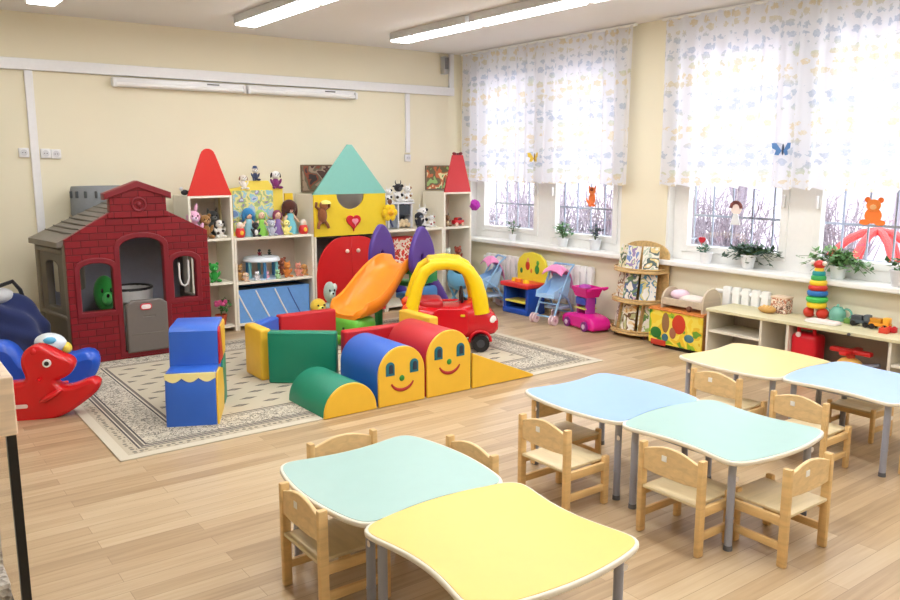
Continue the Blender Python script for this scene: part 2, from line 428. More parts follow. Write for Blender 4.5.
for x, z0, z1, w, l in ((1.30, .0, 2.38, .065, 'white vertical cable duct down the wall beside the playhouse'), (5.17, 1.72, 2.38, .055, 'short white vertical cable duct above the wall socket between the pictures'), (5.79, 2.48, ZC, .065, 'white vertical duct in the upper corner by the curtain')):
    b = new(); box(b, (x, YB-.015, (z0+z1)/2), (w, .03, z1-z0), .004); tag(obj('cable_duct', b, WHITEP, None, 0), l, 'cable duct')
for x0, x1, l in ((1.97, 3.22, 'left white tube lamp mounted below the horizontal duct'), (3.24, 4.48, 'right white tube lamp mounted below the horizontal duct')):
    L = thing('wall_lamp', l, 'lamp', ((x0+x1)/2, YB, 2.325), 0, 'wall tube lamps'); w = x1-x0
    b = new(); box(b, (0, -.035, 0), (w, .07, .085), .014); obj('housing', b, WHITEP, L)
    b = new(); cyl(b, (-w/2+.03, -.075, -.02), (w/2-.03, -.075, -.02), .018); obj('tube', b, plastic(250, 250, 250), L)
    for s in (-1, 1): b = new(); box(b, (s*(w/2-.015), -.07, -.01), (.03, .05, .07), .006); obj('end_cap', b, WHITEP, L)
    b = new(); box(b, (.3, -.0715, .02), (.12, .003, .012)); obj('label_strip', b, plastic(90, 90, 95), L, 0)
sp_ = thing('speaker', 'small grey box speaker high in the corner beside the duct', 'speaker', (5.68, YB, 2.72))
b = new(); box(b, (0, -.04, 0), (.07, .08, .2), .01); obj('cabinet', b, plastic(190, 188, 186), sp_)
b = new(); box(b, (0, -.082, .02), (.055, .004, .13)); obj('grille', b, plastic(130, 128, 130), sp_, 0)
def socket(x, z, l, n=1):
    S = thing('wall_socket', l, 'socket', (x, YB, z), 0, 'wall sockets')
    b = new(); box(b, (0, -.012, 0), (.082, .024, .082), .008); obj('plate', b, WHITEP, S)
    b = new(); cyl(b, (0, -.022, 0), (0, -.027, 0), .028); obj('outlet', b, plastic(215, 215, 220), S)
    for s in (-1, 1): b = new(); cyl(b, (s*.01, -.026, 0), (s*.01, -.029, 0), .004); obj('hole', b, BLACK, S)
socket(1.215, 1.69, 'white wall socket just left of the vertical duct'); socket(1.385, 1.685, 'white wall socket just right of the vertical duct')
socket(1.468, 1.68, 'white wall socket furthest right of the vertical duct by the playhouse'); socket(5.17, 1.66, 'white wall socket under the short duct between the pictures')
for x0, x1, z0, z1, l, cols in ((3.82, 4.2, 1.3, 1.585, 'framed dark collage picture on the wall left of the teal roof', [(70, 58, 60), (150, 80, 60), (120, 110, 90), (175, 150, 130), (90, 60, 55), (200, 190, 170)]),
                                (5.42, 5.78, 1.29, 1.575, 'colourful flower picture on the wall behind the right red roof', [(200, 170, 110), (90, 150, 80), (235, 225, 170), (205, 110, 60), (110, 100, 60), (150, 190, 110)])):
    P = thing('picture', l, 'picture', ((x0+x1)/2, YB, (z0+z1)/2)); w, h = x1-x0, z1-z0
    b = new(); plate(b, rrect(-w/2, w/2, -h/2, h/2, .004, 1), .018, 'XZ', (0, -.012, 0), [rrect(-w/2+.014, w/2-.014, -h/2+.014, h/2-.014, .003, 1)]); obj('frame', b, wood((130, 105, 80)), P, 0)
    b = new(); box(b, (0, -.008, 0), (w-.02, .01, h-.02)); obj('print', b, patches('collage_print', cols, 6.5, .4, x0), P, 0)
# radiators under the windows
for y0, y1, l in ((5.55, 7.3, 'white radiator under the far window behind the toy strollers'), (3.60, 4.12, 'white radiator under the near window behind the low toy cabinet')):
    R_ = thing('radiator', l, 'radiator', (XR-.04, (y0+y1)/2, 0)); n = int((y1-y0)/.09)
    for k in range(n):
        b = new(); box(b, (0, -(y1-y0)/2+.045+k*.09, .36), (.055, .074, .42), .016); obj('section', b, WHITE, R_)
    for s in (-1, 1):
        b = new(); box(b, (0, s*((y1-y0)/2-.2), .075), (.05, .03, .15)); obj('foot', b, WHITE, R_, 0)
    b = new(); cyl(b, (0, -(y1-y0)/2, .2), (0, (y1-y0)/2, .2), .018); cyl(b, (0, -(y1-y0)/2, .52), (0, (y1-y0)/2, .52), .018); obj('pipe', b, WHITE, R_)

# ================================================================ curtains
t = NT('sheer_printed_curtain', .9, .1)
co = t.co(); sp = t.n('ShaderNodeSeparateXYZ'); t.l(co, sp.inputs[0])
mp = t.n('ShaderNodeMapping'); mp.inputs['Scale'].default_value = (.3, 1, 1); t.l(co, mp.inputs[0])
vo = t.n('ShaderNodeTexVoronoi'); vo.inputs['Scale'].default_value = 13.5; vo.inputs['Randomness'].default_value = .55; t.l(mp.outputs[0], vo.inputs['Vector'])
nz = t.n('ShaderNodeTexNoise'); nz.inputs['Scale'].default_value = 48; nz.inputs['Detail'].default_value = 3; t.l(mp.outputs[0], nz.inputs['Vector'])
blob = t.math('LESS_THAN', t.math('ADD', vo.outputs['Distance'], t.math('MULTIPLY', nz.outputs[0], .75)), .76)
rowz = t.math('FRACT', t.math('DIVIDE', sp.outputs[2], .46))
figc = t.ramp(rowz, [(0, s2l((226, 200, 134))), (.14, s2l((196, 204, 160))), (.3, s2l((160, 178, 206))), (.58, s2l((168, 186, 206))), (.72, s2l((216, 204, 164))), (.9, s2l((230, 204, 136)))], 'LINEAR')
n3 = t.n('ShaderNodeTexNoise'); n3.inputs['Scale'].default_value = 90; t.l(mp.outputs[0], n3.inputs['Vector'])
pick = t.math('MULTIPLY', blob, t.math('ADD', .15, t.math('MULTIPLY', n3.outputs[0], .75)))
ccol = t.mix(pick, s2l((240, 240, 246)), figc)
tl = t.n('ShaderNodeBsdfTranslucent'); df = t.n('ShaderNodeBsdfDiffuse'); tr = t.n('ShaderNodeBsdfTransparent')
t.l(ccol, tl.inputs[0]); t.l(ccol, df.inputs[0]); t.l(t.mix(.5, ccol, (1, 1, 1)), tr.inputs[0])
m1 = t.n('ShaderNodeMixShader'); m1.inputs[0].default_value = .55; t.l(df.outputs[0], m1.inputs[1]); t.l(tl.outputs[0], m1.inputs[2])
m2 = t.n('ShaderNodeMixShader'); m2.inputs[0].default_value = .10; t.l(m1.outputs[0], m2.inputs[1]); t.l(tr.outputs[0], m2.inputs[2]); t.l(m2.outputs[0], t.out.inputs[0])
CURT = t.m
def curtain(y0, y1, zb, label, seed):
    r = random.Random(seed); b = new(); ny, nz_ = int((y1-y0)/.012), 14
    ph = [r.uniform(0, 6.28) for _ in range(4)]
    T = thing('curtain', label, 'curtain', (XR-.085, (y0+y1)/2, ZC-.02))
    cols = []
    for i in range(ny+1):
        y = y0+(y1-y0)*i/ny; cl = []
        for j in range(nz_+1):
            u = j/nz_
            a = .018+.022*u
            x = a*sin(y*40+ph[0]+.6*sin(y*5+ph[1]))+.010*u*sin(y*17+ph[2])
            hem = .012*sin(y*40+ph[0]+.6*sin(y*5+ph[1]))
            cl.append(b.verts.new((x, y-(y0+y1)/2, -(ZC-.02-zb)*u - hem*u)))
        cols.append(cl)
    for A, B in zip(cols, cols[1:]):
        for j in range(nz_): b.faces.new((A[j], B[j], B[j+1], A[j+1]))
    obj('cloth', b, CURT, T, 180)
    b = new(); box(b, (0, 0, .0), (.03, y1-y0+.06, .02), .004); obj('curtain_rail', b, WHITE, T, 0)
curtain(5.11, 7.67, 1.395, 'sheer printed curtain at the far window in the corner', 1)
curtain(2.05, 4.755, 1.405, 'sheer printed curtain at the near window on the right', 2)
curtain(-.9, 1.75, 1.40, 'sheer printed curtain at an added window nearer than the picture shows', 3)

# ================================================================ aquarium, near left
A = thing('aquarium', 'aquarium with black edges and pale wooden hood at the lower left', 'aquarium', (-.204, 1.95, 0))
ax, ay = .40, .35   # half sizes
PINKW = wood((246, 222, 196))
b = new(); box(b, (0, 0, .31), (2*ax, 2*ay, .62), .006); obj('stand', b, BLACK, A, 0)
b = new(); box(b, (0, 0, 1.165), (2*ax+.006, 2*ay+.006, .11), .003); obj('hood', b, PINKW, A, 0)
b = new(); box(b, (0, .0, 1.223), (2*ax-.03, 2*ay-.03, .008)); obj('hood_top', b, plain((110, 108, 104), .5, 'laminate'), A, 0)
fr_ = new()
for sx in (-1, 1):
    for sy in (-1, 1): box(fr_, (sx*(ax-.008), sy*(ay-.008), .865), (.016, .016, .49))
for z in (.635,):
    for sy in (-1, 1): box(fr_, (0, sy*(ay-.009), z), (2*ax-.002, .016, .03))
    for sx in (-1, 1): box(fr_, (sx*(ax-.008), 0, z), (.016, 2*ay, .03))
obj('frame', fr_, BLACK, A, 0)
for s in (-1, 1):
    b = new(); box(b, (0, s*(ay-.004), .87), (2*ax-.034, .004, .46)); obj('glass', b, GLASS, A, 0)
    b = new(); box(b, (s*(ax-.004), 0, .87), (.004, 2*ay-.034, .46)); obj('glass', b, GLASS, A, 0)
b = new()
t = NT('gravel', .8); v = t.n('ShaderNodeTexVoronoi'); v.inputs['Scale'].default_value = 90; t.l(t.co(), v.inputs['Vector'])
t.l(t.mix(v.outputs['Color'], s2l((120, 112, 104)), s2l((205, 198, 188))), t.b.inputs['Base Color']); t.bump(v.outputs['Distance'], .8, .01)
box(b, (0, .05, .71), (2*ax-.04, 2*ay-.14, .12), .004); g_ = obj('gravel', b, t.m, A); g_['kind'] = 'stuff'
b = new(); box(b, (0, -.12, .87), (2*ax-.04, .03, .46), .004); obj('rock_panel', b, t.m, A)
b = new(); box(b, (.1, -.24, 1.10), (.5, .05, .012), .004); obj('added_glow_strip', b, emit('added_glow_strip', (1, .98, .92), 5.), A)  # glowing strip added under the hood to brighten the tank inside
for k, (px, pz) in enumerate([(.27, .78), (.30, .98), (.22, 1.0), (.10, .8)]):
    b = new()
    for q in range(16):
        a = random.uniform(0, 6.28); L = random.uniform(.03, .07)
        tube(b, [(px, -.16, pz-.04), (px+L*.5*cos(a), -.17-.005*(q % 3), pz+L*.4), (px+L*cos(a), -.18, pz+L*.8*sin(a))], [.004, .012, .002], 5)
    obj('water_plant', b, plastic(60, 135, 60), A)

# ================================================================ kindergarten tables
EDGE = paint(236, 228, 212)
LEGM = plain((158, 162, 178), .3, 'greymetal', .03); 
def wave_outline():
    # local u (x): bulging sides; local v (y): hollow sides
    c = [(.310, .360), (-.310, .360), (-.310, -.360), (.310, -.360)]; pts = []
    N = 24
    for i in range(4):
        p, q = c[i], c[(i+1) % 4]
        for k in range(N):
            s = k/N; x, y = p[0]+(q[0]-p[0])*s, p[1]+(q[1]-p[1])*s
            w = sin(pi*s)
            if i in (1, 3): x += (-1 if i == 1 else 1)*.052*w
            else: y += -(1 if i == 0 else -1)*.055*w
            pts.append(Vector((x, y)))
    for _ in range(9):   # round the corners
        n = len(pts); pts = [(pts[i-1]+pts[i]*2+pts[(i+1) % n])/4 for i in range(n)]
    return [tuple(p) for p in pts]
WO = wave_outline()
def make_table(label, rgb, loc, rz):
    T = thing('kindergarten_table', label, 'table', loc, rz, 'wavy kindergarten tables')
    inner = [(x*.982, y*.982) for x, y in WO]
    b = new(); plate(b, WO, .019, 'XY', (0, 0, .3985), (), .005); obj('edge_band', b, EDGE, T, 60)
    b = new(); plate(b, inner, .006, 'XY', (0, 0, .4068)); obj('tabletop', b, plain(rgb, .32, 'laminate', .03, 12), T, 60)
    b = new()
    for s in (-1, 1):
        box(b, (0, s*.27, .381), (.50, .02, .018)); box(b, (s*.245, 0, .381), (.02, .54, .018))
    obj('underframe', b, LEGM, T, 0)
    for sx in (-1, 1):
        for sy in (-1, 1):
            b = new(); cyl(b, (sx*.258, sy*.288, .02), (sx*.258, sy*.288, .39), .0165, seg=16)
            cyl(b, (sx*.258, sy*.288, .14), (sx*.258, sy*.288, .145), .0185, seg=16); lg = obj('leg', b, LEGM, T)
            b = new(); cyl(b, (sx*.258, sy*.288, 0), (sx*.258, sy*.288, .022), .019, .018); obj('glide', b, plastic(95, 97, 105), lg)
            if (sx, sy) in ((-1, -1), (1, -1), (-1, 1)):
                b = new(); cyl(b, (sx*.258-.0125*1.2, sy*.288-.0125*1.0, .315), (sx*.258-.0155*1.05, sy*.288-.0155*.8, .315), .012); obj('sticker', b, paint(245, 238, 232), lg)
    return T
TEAL, YEL, BLU = (164, 198, 191), (236, 202, 106), (150, 186, 238)
H90 = pi/2
make_table('teal wavy table at the front left with its near edge against a yellow table', TEAL, (1.572, 2.525, 0), 0)
make_table('bright yellow wavy table nearest the camera at the bottom', YEL, (1.58, 1.865, 0), H90)
make_table('blue wavy table in the middle pair nearest the rug', BLU, (3.075, 2.745, 0), 0)
make_table('teal wavy table joined to the middle blue table', TEAL, (3.09, 2.085, 0), H90)
make_table('pale yellow wavy table at the right before the toy cabinet', (230, 206, 138), (4.375, 2.75, 0), 0)
make_table('blue wavy table cut by the right edge of the picture', (162, 194, 246), (4.43, 2.09, 0), H90)

# ================================================================ children's chairs
CW = wood((232, 194, 134), .84, (3, 3, 22)); CWB = wood((234, 202, 148), .88, (3, 14, 30)); CSEAT = wood((224, 206, 166), .9, (18, 3, 3))
def make_chair(label, loc, rz, sc=1.):
    T = thing('wooden_chair', label, 'chair', loc, rz, 'small wooden chairs', sc); w = .152
    for s in (-1, 1):
        b = new(); box(b, (-.13, s*w, .208), (.038, .026, .416), .007); obj('back_leg', b, CW, T)
        b = new(); box(b, (.125, s*w, .12), (.036, .026, .24), .007); obj('front_leg', b, CW, T)
        b = new(); box(b, (0, s*w, .19), (.25, .02, .04), .004); obj('seat_rail', b, CW, T)
        b = new(); box(b, (0, s*w, .085), (.25, .018, .034), .004); obj('side_stretcher', b, CW, T)
    b = new(); box(b, (.12, 0, .19), (.02, 2*w, .034), .004); obj('front_rail', b, CW, T)
    b = new(); box(b, (.0, 0, .217), (.292, 2*w-.03, .014), .004); obj('seat', b, CSEAT, T)
    b = new(); n = 10; ow = w-.012
    out = [(-ow, .30), (-ow*.5, .293), (ow*.5, .293), (ow, .30)]+[(ow-2*ow*i/n, .385+.033*sin(pi*i/n)) for i in range(n+1)]
    plate(b, out, .016, 'YZ', (-.134, 0, 0), (), .004); bk = obj('backrest', b, CWB, T, 50)
    b = new(); box(b, (-.1435, .03, .372), (.002, .026, .026), .0005); obj('sticker', b, paint(248, 246, 240), bk, 0)
    return T
c0 = make_chair('wooden chair under the left side of the front teal table', (1.325, 2.515, 0), 0)
E_ = pi; N_ = H90; S_ = -H90
for l, loc, rz, sc in [
    ('wooden chair behind the front teal table, only its back showing', (1.615, 2.84, 0), S_, 1.02),
    ('wooden chair at the right of the front teal table, mostly hidden', (1.885, 2.57, 0), E_, 1.0),
    ('wooden chair at the left side of the middle blue table', (2.61, 2.612, 0), 0, 1.0),
    ('low wooden chair pushed fully under the rear left corner of the middle blue table', (2.94, 2.925, 0), S_, .86),
    ('wooden chair at the left side of the middle teal table', (2.78, 2.015, 0), 0, 1.0),
    ('wooden chair at the near side of the middle teal table facing the windows', (3.0, 1.74, 0), N_, 1.0),
    ('wooden chair tucked under the pale yellow table, its back to the middle tables', (4.0, 2.665, 0), 0, 1.0),
    ('wooden chair tucked under the right blue table behind the middle teal table', (3.99, 2.155, 0), 0, .96),
    ('low wooden chair pushed under the far side of the right blue table', (4.70, 2.24, 0), E_, .85),
    ('wooden chair at the right picture edge beside the blue table leg', (4.40, 1.655, 0), N_, 1.0)]:
    dup(c0, loc, rz, l, sc)
#@@PART2
# ================================================================ castle shelving along the back wall
SH = paint(244, 237, 220, r=.45); SHB = paint(228, 212, 198); SHI = paint(232, 222, 204)
FY, BY = 7.32, 7.74; DY = BY-FY
def shelf_unit(name, label, x0, x1, h, shelves, back=True, top=True):
    U = thing(name, label, 'shelf unit', ((x0+x1)/2, (FY+BY)/2, 0), 0, 'castle shelf units'); w = x1-x0
    for s in (-1, 1):
        b = new(); box(b, (s*(w/2-.011), 0, h/2), (.022, DY, h), .002); obj('side_panel', b, SH, U, 0)
    if top: b = new(); box(b, (0, 0, h-.011), (w-.046, DY-.002, .022), .002); obj('top_panel', b, SH, U, 0)
    for z in shelves:
        b = new(); box(b, (0, .003, z), (w-.046, DY-.012, .022), .002); obj('shelf', b, SH, U, 0)
    b = new(); box(b, (0, 0, .05), (w-.046, DY-.02, .022)); obj('bottom_panel', b, SH, U, 0)
    if back: b = new(); box(b, (0, DY/2-.006, h/2), (w-.046, .01, h-.02)); obj('back_panel', b, SHB, U, 0)
    return U
U1 = shelf_unit('shelf_unit', 'tall narrow shelf tower with a rounded red roof beside the playhouse', 2.445, 2.862, 1.305, (.47, .89))
b = new(); plate(b, [(-.205, 0), (.205, 0), (.065, .375)]+circ(0, .36, .065, 8, .25, pi-.25)+[(-.065, .375)], .022, 'XZ', (0, -DY/2+.012, 1.305), (), .003); obj('roof', b, paint(218, 44, 34), U1, 60)
U2 = shelf_unit('shelf_unit', 'wide low shelf unit with open toys between red roof and red doors', 2.866, 3.70, .895, (.455,))
U4 = shelf_unit('shelf_unit', 'low shelf unit right of the red doors carrying the toy cow stable', 4.56, 5.33, .885, (.45,))
U5 = shelf_unit('shelf_unit', 'narrow shelf tower with pinkish red roof in the window corner', 5.334, 5.725, 1.278, (.45, .872))
b = new(); plate(b, [(-.185, 0), (.185, 0), (.07, .41), (-.07, .41)], .022, 'XZ', (0, -DY/2+.012, 1.278), (), .003); obj('roof', b, paint(214, 62, 66), U5, 0)
# wardrobe with castle front
U3 = thing('wardrobe', 'castle wardrobe with red arched doors, yellow panel and teal pointed roof', 'wardrobe', (4.13, (FY+BY)/2, 0)); w = .842
for s in (-1, 1): b = new(); box(b, (s*(w/2-.011), .0, .645), (.022, DY, 1.29), .002); obj('side_panel', b, SH, U3, 0)
b = new(); box(b, (0, DY/2-.006, .645), (w-.046, .01, 1.27)); obj('back_panel', b, paint(170, 160, 154), U3, 0)
b = new(); box(b, (0, .01, .85), (w-.046, DY-.04, .022)); box(b, (0, .01, .05), (w-.046, DY-.04, .022)); obj('shelf', b, paint(60, 52, 50), U3, 0)
b = new(); plate(b, [(-w/2, .865), (w/2, .865), (w/2, 1.285), (.17, 1.285)]+circ(0, 1.285, .165, 14, 0, -pi, .155)+[(-.17, 1.285), (-w/2, 1.285)], .02, 'XZ', (0, -DY/2+.0, 0), (), .002)
obj('front_panel', b, paint(238, 206, 40), U3, 0)
b = new(); plate(b, [(-.43, 1.29), (.43, 1.29), (.025, 1.785), (-.025, 1.785)], .022, 'XZ', (0, -DY/2-.001, 0), (), .003); obj('roof', b, paint(134, 200, 188), U3, 0)
REDD = paint(214, 32, 34, r=.35)
for s in (-1, 1):
    o_ = [(s*.004, .04), (s*.405, .04), (s*.405, .44)]+[(s*(.10+.305*cos(a)), .44+.405*sin(a)) for a in [pi/2*k/10 for k in range(1, 11)]]+[(s*.004, .845)]
    b = new(); plate(b, o_, .02, 'XZ', (0, -DY/2-.004, 0), (), .003); dr = obj('door', b, REDD, U3, 50)
    b = new(); cyl(b, (s*.065, -DY/2-.014, .70), (s*.065, -DY/2-.03, .70), .012); ell(b, (s*.065, -DY/2-.036, .70), .021, 12); obj('knob', b, paint(246, 214, 196), dr)
def heart(s, n=28): return [(s*16*sin(a)**3/17, s*(13*cos(a)-5*cos(2*a)-2*cos(3*a)-cos(4*a))/17) for a in [2*pi*k/n for k in range(n)]]
hz = thing('heart', 'red puffy heart with a pink centre on the yellow wardrobe panel', 'decoration', (4.155, FY-.016, 1.005))
b = new(); plate(b, heart(.085), .03, 'XZ', (0, 0, 0), (), .004); obj('heart', b, plush(206, 26, 38), hz, 80)
b = new(); plate(b, heart(.035), .012, 'XZ', (.012, -.017, .0), (), .004); obj('centre', b, plush(246, 150, 170), hz, 80)
# blue bin in the low shelf
bn = thing('storage_bin', 'wide light blue fabric bin with slanted white straps on the bottom shelf', 'storage bin', (3.275, 7.38, .062))
BLF = fabric(110, 165, 232)
b = new(); plate(b, rrect(-.385, .375, 0, .325, .01, 2), .012, 'XZ', (0, -.015, 0)); obj('front', b, BLF, bn, 0)
b = new(); box(b, (-.005, .145, .006), (.76, .31, .012)); box(b, (-.005, .30, .16), (.76, .012, .32)); box(b, (-.379, .145, .16), (.012, .3, .32)); box(b, (.369, .145, .16), (.012, .3, .32)); obj('sides', b, fabric(92, 145, 215), bn, 0)
for x, c in ((-.33, 0), (-.14, 0), (.06, 0), (.20, 1)):
    b = new(); tube(b, [(x-.06, -.024, .31), (x+.01, -.024, .16), (x+.085, -.024, .012)], .0085 if not c else .005, 6); obj('strap', b, fabric(60, 90, 170) if c else paint(236, 238, 240), bn)
b = new(); box(b, (-.005, .14, .30), (.70, .26, .02), .008); obj('dark_clothes', b, fabric(36, 36, 62), bn)

# ================================================================ plush toys and dolls
EYE = plastic(12, 12, 14, r=.1)
def plush_toy(label, cat, loc, h, body, head=None, ear='round', muzzle=None, belly=None, rz=0., earc=None, group=None, hat=None, name='plush_toy', spots=None):
    """a sitting soft toy facing -y, h high"""
    head = head or body; T = thing(name, label, cat, loc, rz, group); mb, mh = plush(*body), plush(*head)
    b = new(); ell(b, (0, 0, .27*h), (.2*h, .17*h, .27*h), 14)
    for s in (-1, 1):
        ell(b, (s*.17*h, -.17*h, .075*h), (.085*h, .19*h, .075*h), 10, rotz(s*.35))
        ell(b, (s*.22*h, -.05*h, .36*h), (.065*h, .075*h, .17*h), 10, roty(s*.45))
    obj('body', b, mb, T, 80)
    b = new(); ell(b, (0, -.02*h, .69*h), (.215*h, .2*h, .2*h), 16); hd = obj('head', b, mh, T, 80)
    b = new()
    for s in (-1, 1): ell(b, (s*.085*h, -.2*h, .735*h), .026*h, 8)
    ell(b, (0, -.275*h, .68*h), (.032*h, .02*h, .022*h), 8); obj('eyes_and_nose', b, EYE, hd)
    b = new(); ell(b, (0, -.19*h, .645*h), (.1*h, .085*h, .075*h), 12); obj('muzzle', b, plush(*(muzzle or tuple(min(255, v+40) for v in head))), hd, 80)
    me_ = plush(*(earc or head))
    if ear != 'none':
        for s in (-1, 1):
            b = new()
            if ear == 'round': ell(b, (s*.17*h, 0, .86*h), (.08*h, .04*h, .08*h), 10)
            elif ear == 'long': ell(b, (s*.1*h, 0, .96*h), (.055*h, .035*h, .16*h), 10, roty(s*.2))
            elif ear == 'flop': ell(b, (s*.23*h, -.01*h, .68*h), (.05*h, .07*h, .14*h), 10, roty(-s*.25))
            elif ear == 'point': cyl(b, (s*.12*h, 0, .82*h), (s*.17*h, 0, .99*h), .07*h, .008*h, 10)
            elif ear == 'horn': tube(b, [(s*.1*h, 0, .84*h), (s*.16*h, 0, .94*h), (s*.14*h, 0, 1.04*h)], [.03*h, .025*h, .012*h], 8); ell(b, (s*.24*h, 0, .76*h), (.085*h, .03*h, .045*h), 8)
            obj('ear', b, me_, hd, 80)
    if belly: b = new(); ell(b, (0, -.1*h, .27*h), (.13*h, .095*h, .18*h), 12); obj('belly', b, plush(*belly), T, 80)
    if hat: b = new(); lathe(b, (0, 0, .80*h), [(.2*h, 0), (.2*h, .03*h), (.15*h, .06*h), (.13*h, .16*h), (0, .19*h)], 14); obj('hat', b, fabric(*hat), hd)
    if spots:
        for (x, y, z, r_) in ((.13, -.12, .34, .09), (-.12, -.13, .24, .08), (.14, -.12, .78, .085), (-.1, .1, .4, .1)): b = new(); ell(b, (x*h, y*h, z*h), (r_*h, r_*h, r_*h*.9), 10); obj('patch', b, plush(*spots), T, 80)
    return T
def doll(label, loc, h, dress, hair, skin=(240, 200, 172), rz=0., arms=True, hairr=1., group=None):
    T = thing('doll', label, 'doll', loc, rz, group)
    b = new(); lathe(b, (0, 0, 0), [(.24*h, 0), (.25*h, .02*h), (.18*h, .28*h), (.1*h, .46*h), (.12*h, .55*h), (.075*h, .62*h), (0, .63*h)], 18); obj('dress', b, fabric(*dress), T, 60)
    b = new(); ell(b, (0, -.01*h, .77*h), (.135*h, .135*h, .15*h), 16); cyl(b, (0, 0, .58*h), (0, 0, .68*h), .05*h); hd = obj('head', b, plain(skin, .5, 'skin'), T, 60)
    b = new()
    for s in (-1, 1): ell(b, (s*.05*h, -.138*h, .785*h), .017*h, 8)
    obj('eyes', b, EYE, hd)
    b = new(); ell(b, (0, -.14*h, .715*h), (.03*h, .012*h, .012*h), 8); obj('mouth', b, paint(200, 70, 80), hd)
    b = new(); ell(b, (0, .045*h, .82*h), (.175*h*hairr, .15*h*hairr, .165*h*hairr), 16)
    for s in (-1, 1): ell(b, (s*.15*h*hairr, .02*h, .72*h), (.06*h, .08*h, .15*h*hairr), 10)
    obj('hair', b, plush(*hair), hd, 80)
    for s in (-1, 1):
        b = new(); tube(b, [(s*.1*h, 0, .55*h), (s*.2*h, -.03*h, .44*h), (s*.22*h, -.1*h, .36*h)], [.045*h, .038*h, .03*h], 8); obj('arm', b, plain(skin, .5, 'skin'), T, 60)
    return T
Z2 = .896; Z4 = .886
PG = 'soft toys on the castle shelves'
# tower shelf
plush_toy('pink plush rabbit on the top shelf just above the playhouse roof', 'soft toy', (2.50, 7.37, .902), .30, (232, 176, 206), ear='long', group=PG)
plush_toy('brown plush bear between the pink rabbit and the dark cat', 'soft toy', (2.62, 7.40, .902), .25, (150, 108, 56), ear='round', group=PG)
plush_toy('dark grey plush cat at the back of the red roofed tower shelf', 'soft toy', (2.755, 7.57, .902), .28, (92, 96, 96), ear='point', group=PG)
plush_toy('white plush dog with dark patches at the front of the tower shelf', 'soft toy', (2.765, 7.42, .902), .19, (240, 236, 228), ear='flop', earc=(58, 50, 46), spots=(66, 56, 50), group=PG)
plush_toy('bright green plush frog on the middle shelf of the red roofed tower', 'soft toy', (2.69, 7.42, .482), .20, (46, 160, 62), ear='round', group=PG)
bt = thing('toy_bird', 'small black and white toy bird on the tower top left of the red roof', 'toy bird', (2.462, 7.45, 1.306))
b = new(); ell(b, (0, 0, .028), (.035, .022, .026), 12); obj('body', b, plush(50, 50, 54), bt, 80)
b = new(); ell(b, (-.03, -.006, .06), .018, 10); obj('head', b, plush(226, 226, 226), bt, 80)
b = new(); cyl(b, (.025, 0, .03), (.075, 0, .05), .012, .004, 8); obj('tail', b, plush(30, 30, 34), bt)
def potted(name, label, loc, potc, r, h, leaf, n, spread, droop=.3, seed=1, flower=None, leafs=.03, cat='plant', lift=.1):
    rr = random.Random(seed); T = thing(name, label, cat, loc)
    b = new(); lathe(b, (0, 0, 0), [(r*.72, 0), (r*.76, .004), (r*.95, h*.85), (r*1.04, h*.86), (r*1.04, h), (r*.9, h), (r*.86, h*.85), (0, h*.84)], 18); obj('pot', b, paint(*potc), T, 50)
    b = new(); s_ = new()
    stems = max(4, n//7)
    for k in range(stems):
        a = rr.uniform(0, 2*pi); L = rr.uniform(.55, 1)
        ex, ey = spread[0]*L*cos(a), spread[1]*L*sin(a); ez = h+lift*rr.uniform(.6, 1.5)-droop*L*rr.uniform(0, 1)
        P = [Vector((0, 0, h*.85)), Vector((ex*.35, ey*.35, h+lift*rr.uniform(.6, 1.6))), Vector((ex*.75, ey*.75, h*.4+ez*.6+lift*.3)), Vector((ex, ey, ez))]
        tube(s_, P, [.003, .0025, .002, .0015], 5)
        for q in range(7):
            u = (q+1.2)/8*3; i = min(2, int(u)); p = P[i].lerp(P[i+1], u-i)+Vector([rr.uniform(-.02, .02) for _ in range(3)])
            d = Vector((rr.uniform(-1, 1), rr.uniform(-1, 1), rr.uniform(-.5, .6))).normalized(); sd = d.cross(Vector((rr.uniform(-.3, .3), rr.uniform(-.3, .3), 1))).normalized()
            l_ = leafs*rr.uniform(.7, 1.3); nn = d.cross(sd)
            v = [bm_.new(x) for bm_, x in ((b.verts, p), (b.verts, p+d*l_*.45+sd*l_*.34+nn*.003), (b.verts, p+d*l_*1.05-nn*.006), (b.verts, p+d*l_*.45-sd*l_*.34+nn*.003))]
            b.faces.new(v)
    obj('stems', s_, plain((86, 110, 62), .7, 'stem'), T); obj('leaves', b, plain(leaf, .5, 'leaf', .35, 40), T, 0)
    if flower:
        b = new()
        for k in range(9): a = k*2.4; ell(b, (.045*cos(a), .04*sin(a), h+lift*1.1+.02*sin(k*3)), .022, 8)
        obj('flowers', b, plush(*flower), T, 80)
    return T
potted('potted_flower', 'toy pot of pink flowers on the bottom shelf beside the playhouse', (2.74, 7.42, .061), (205, 90, 60), .055, .10, (60, 130, 60), 60, (.1, .08), .05, 4, (232, 90, 150), .04, 'flower pot')
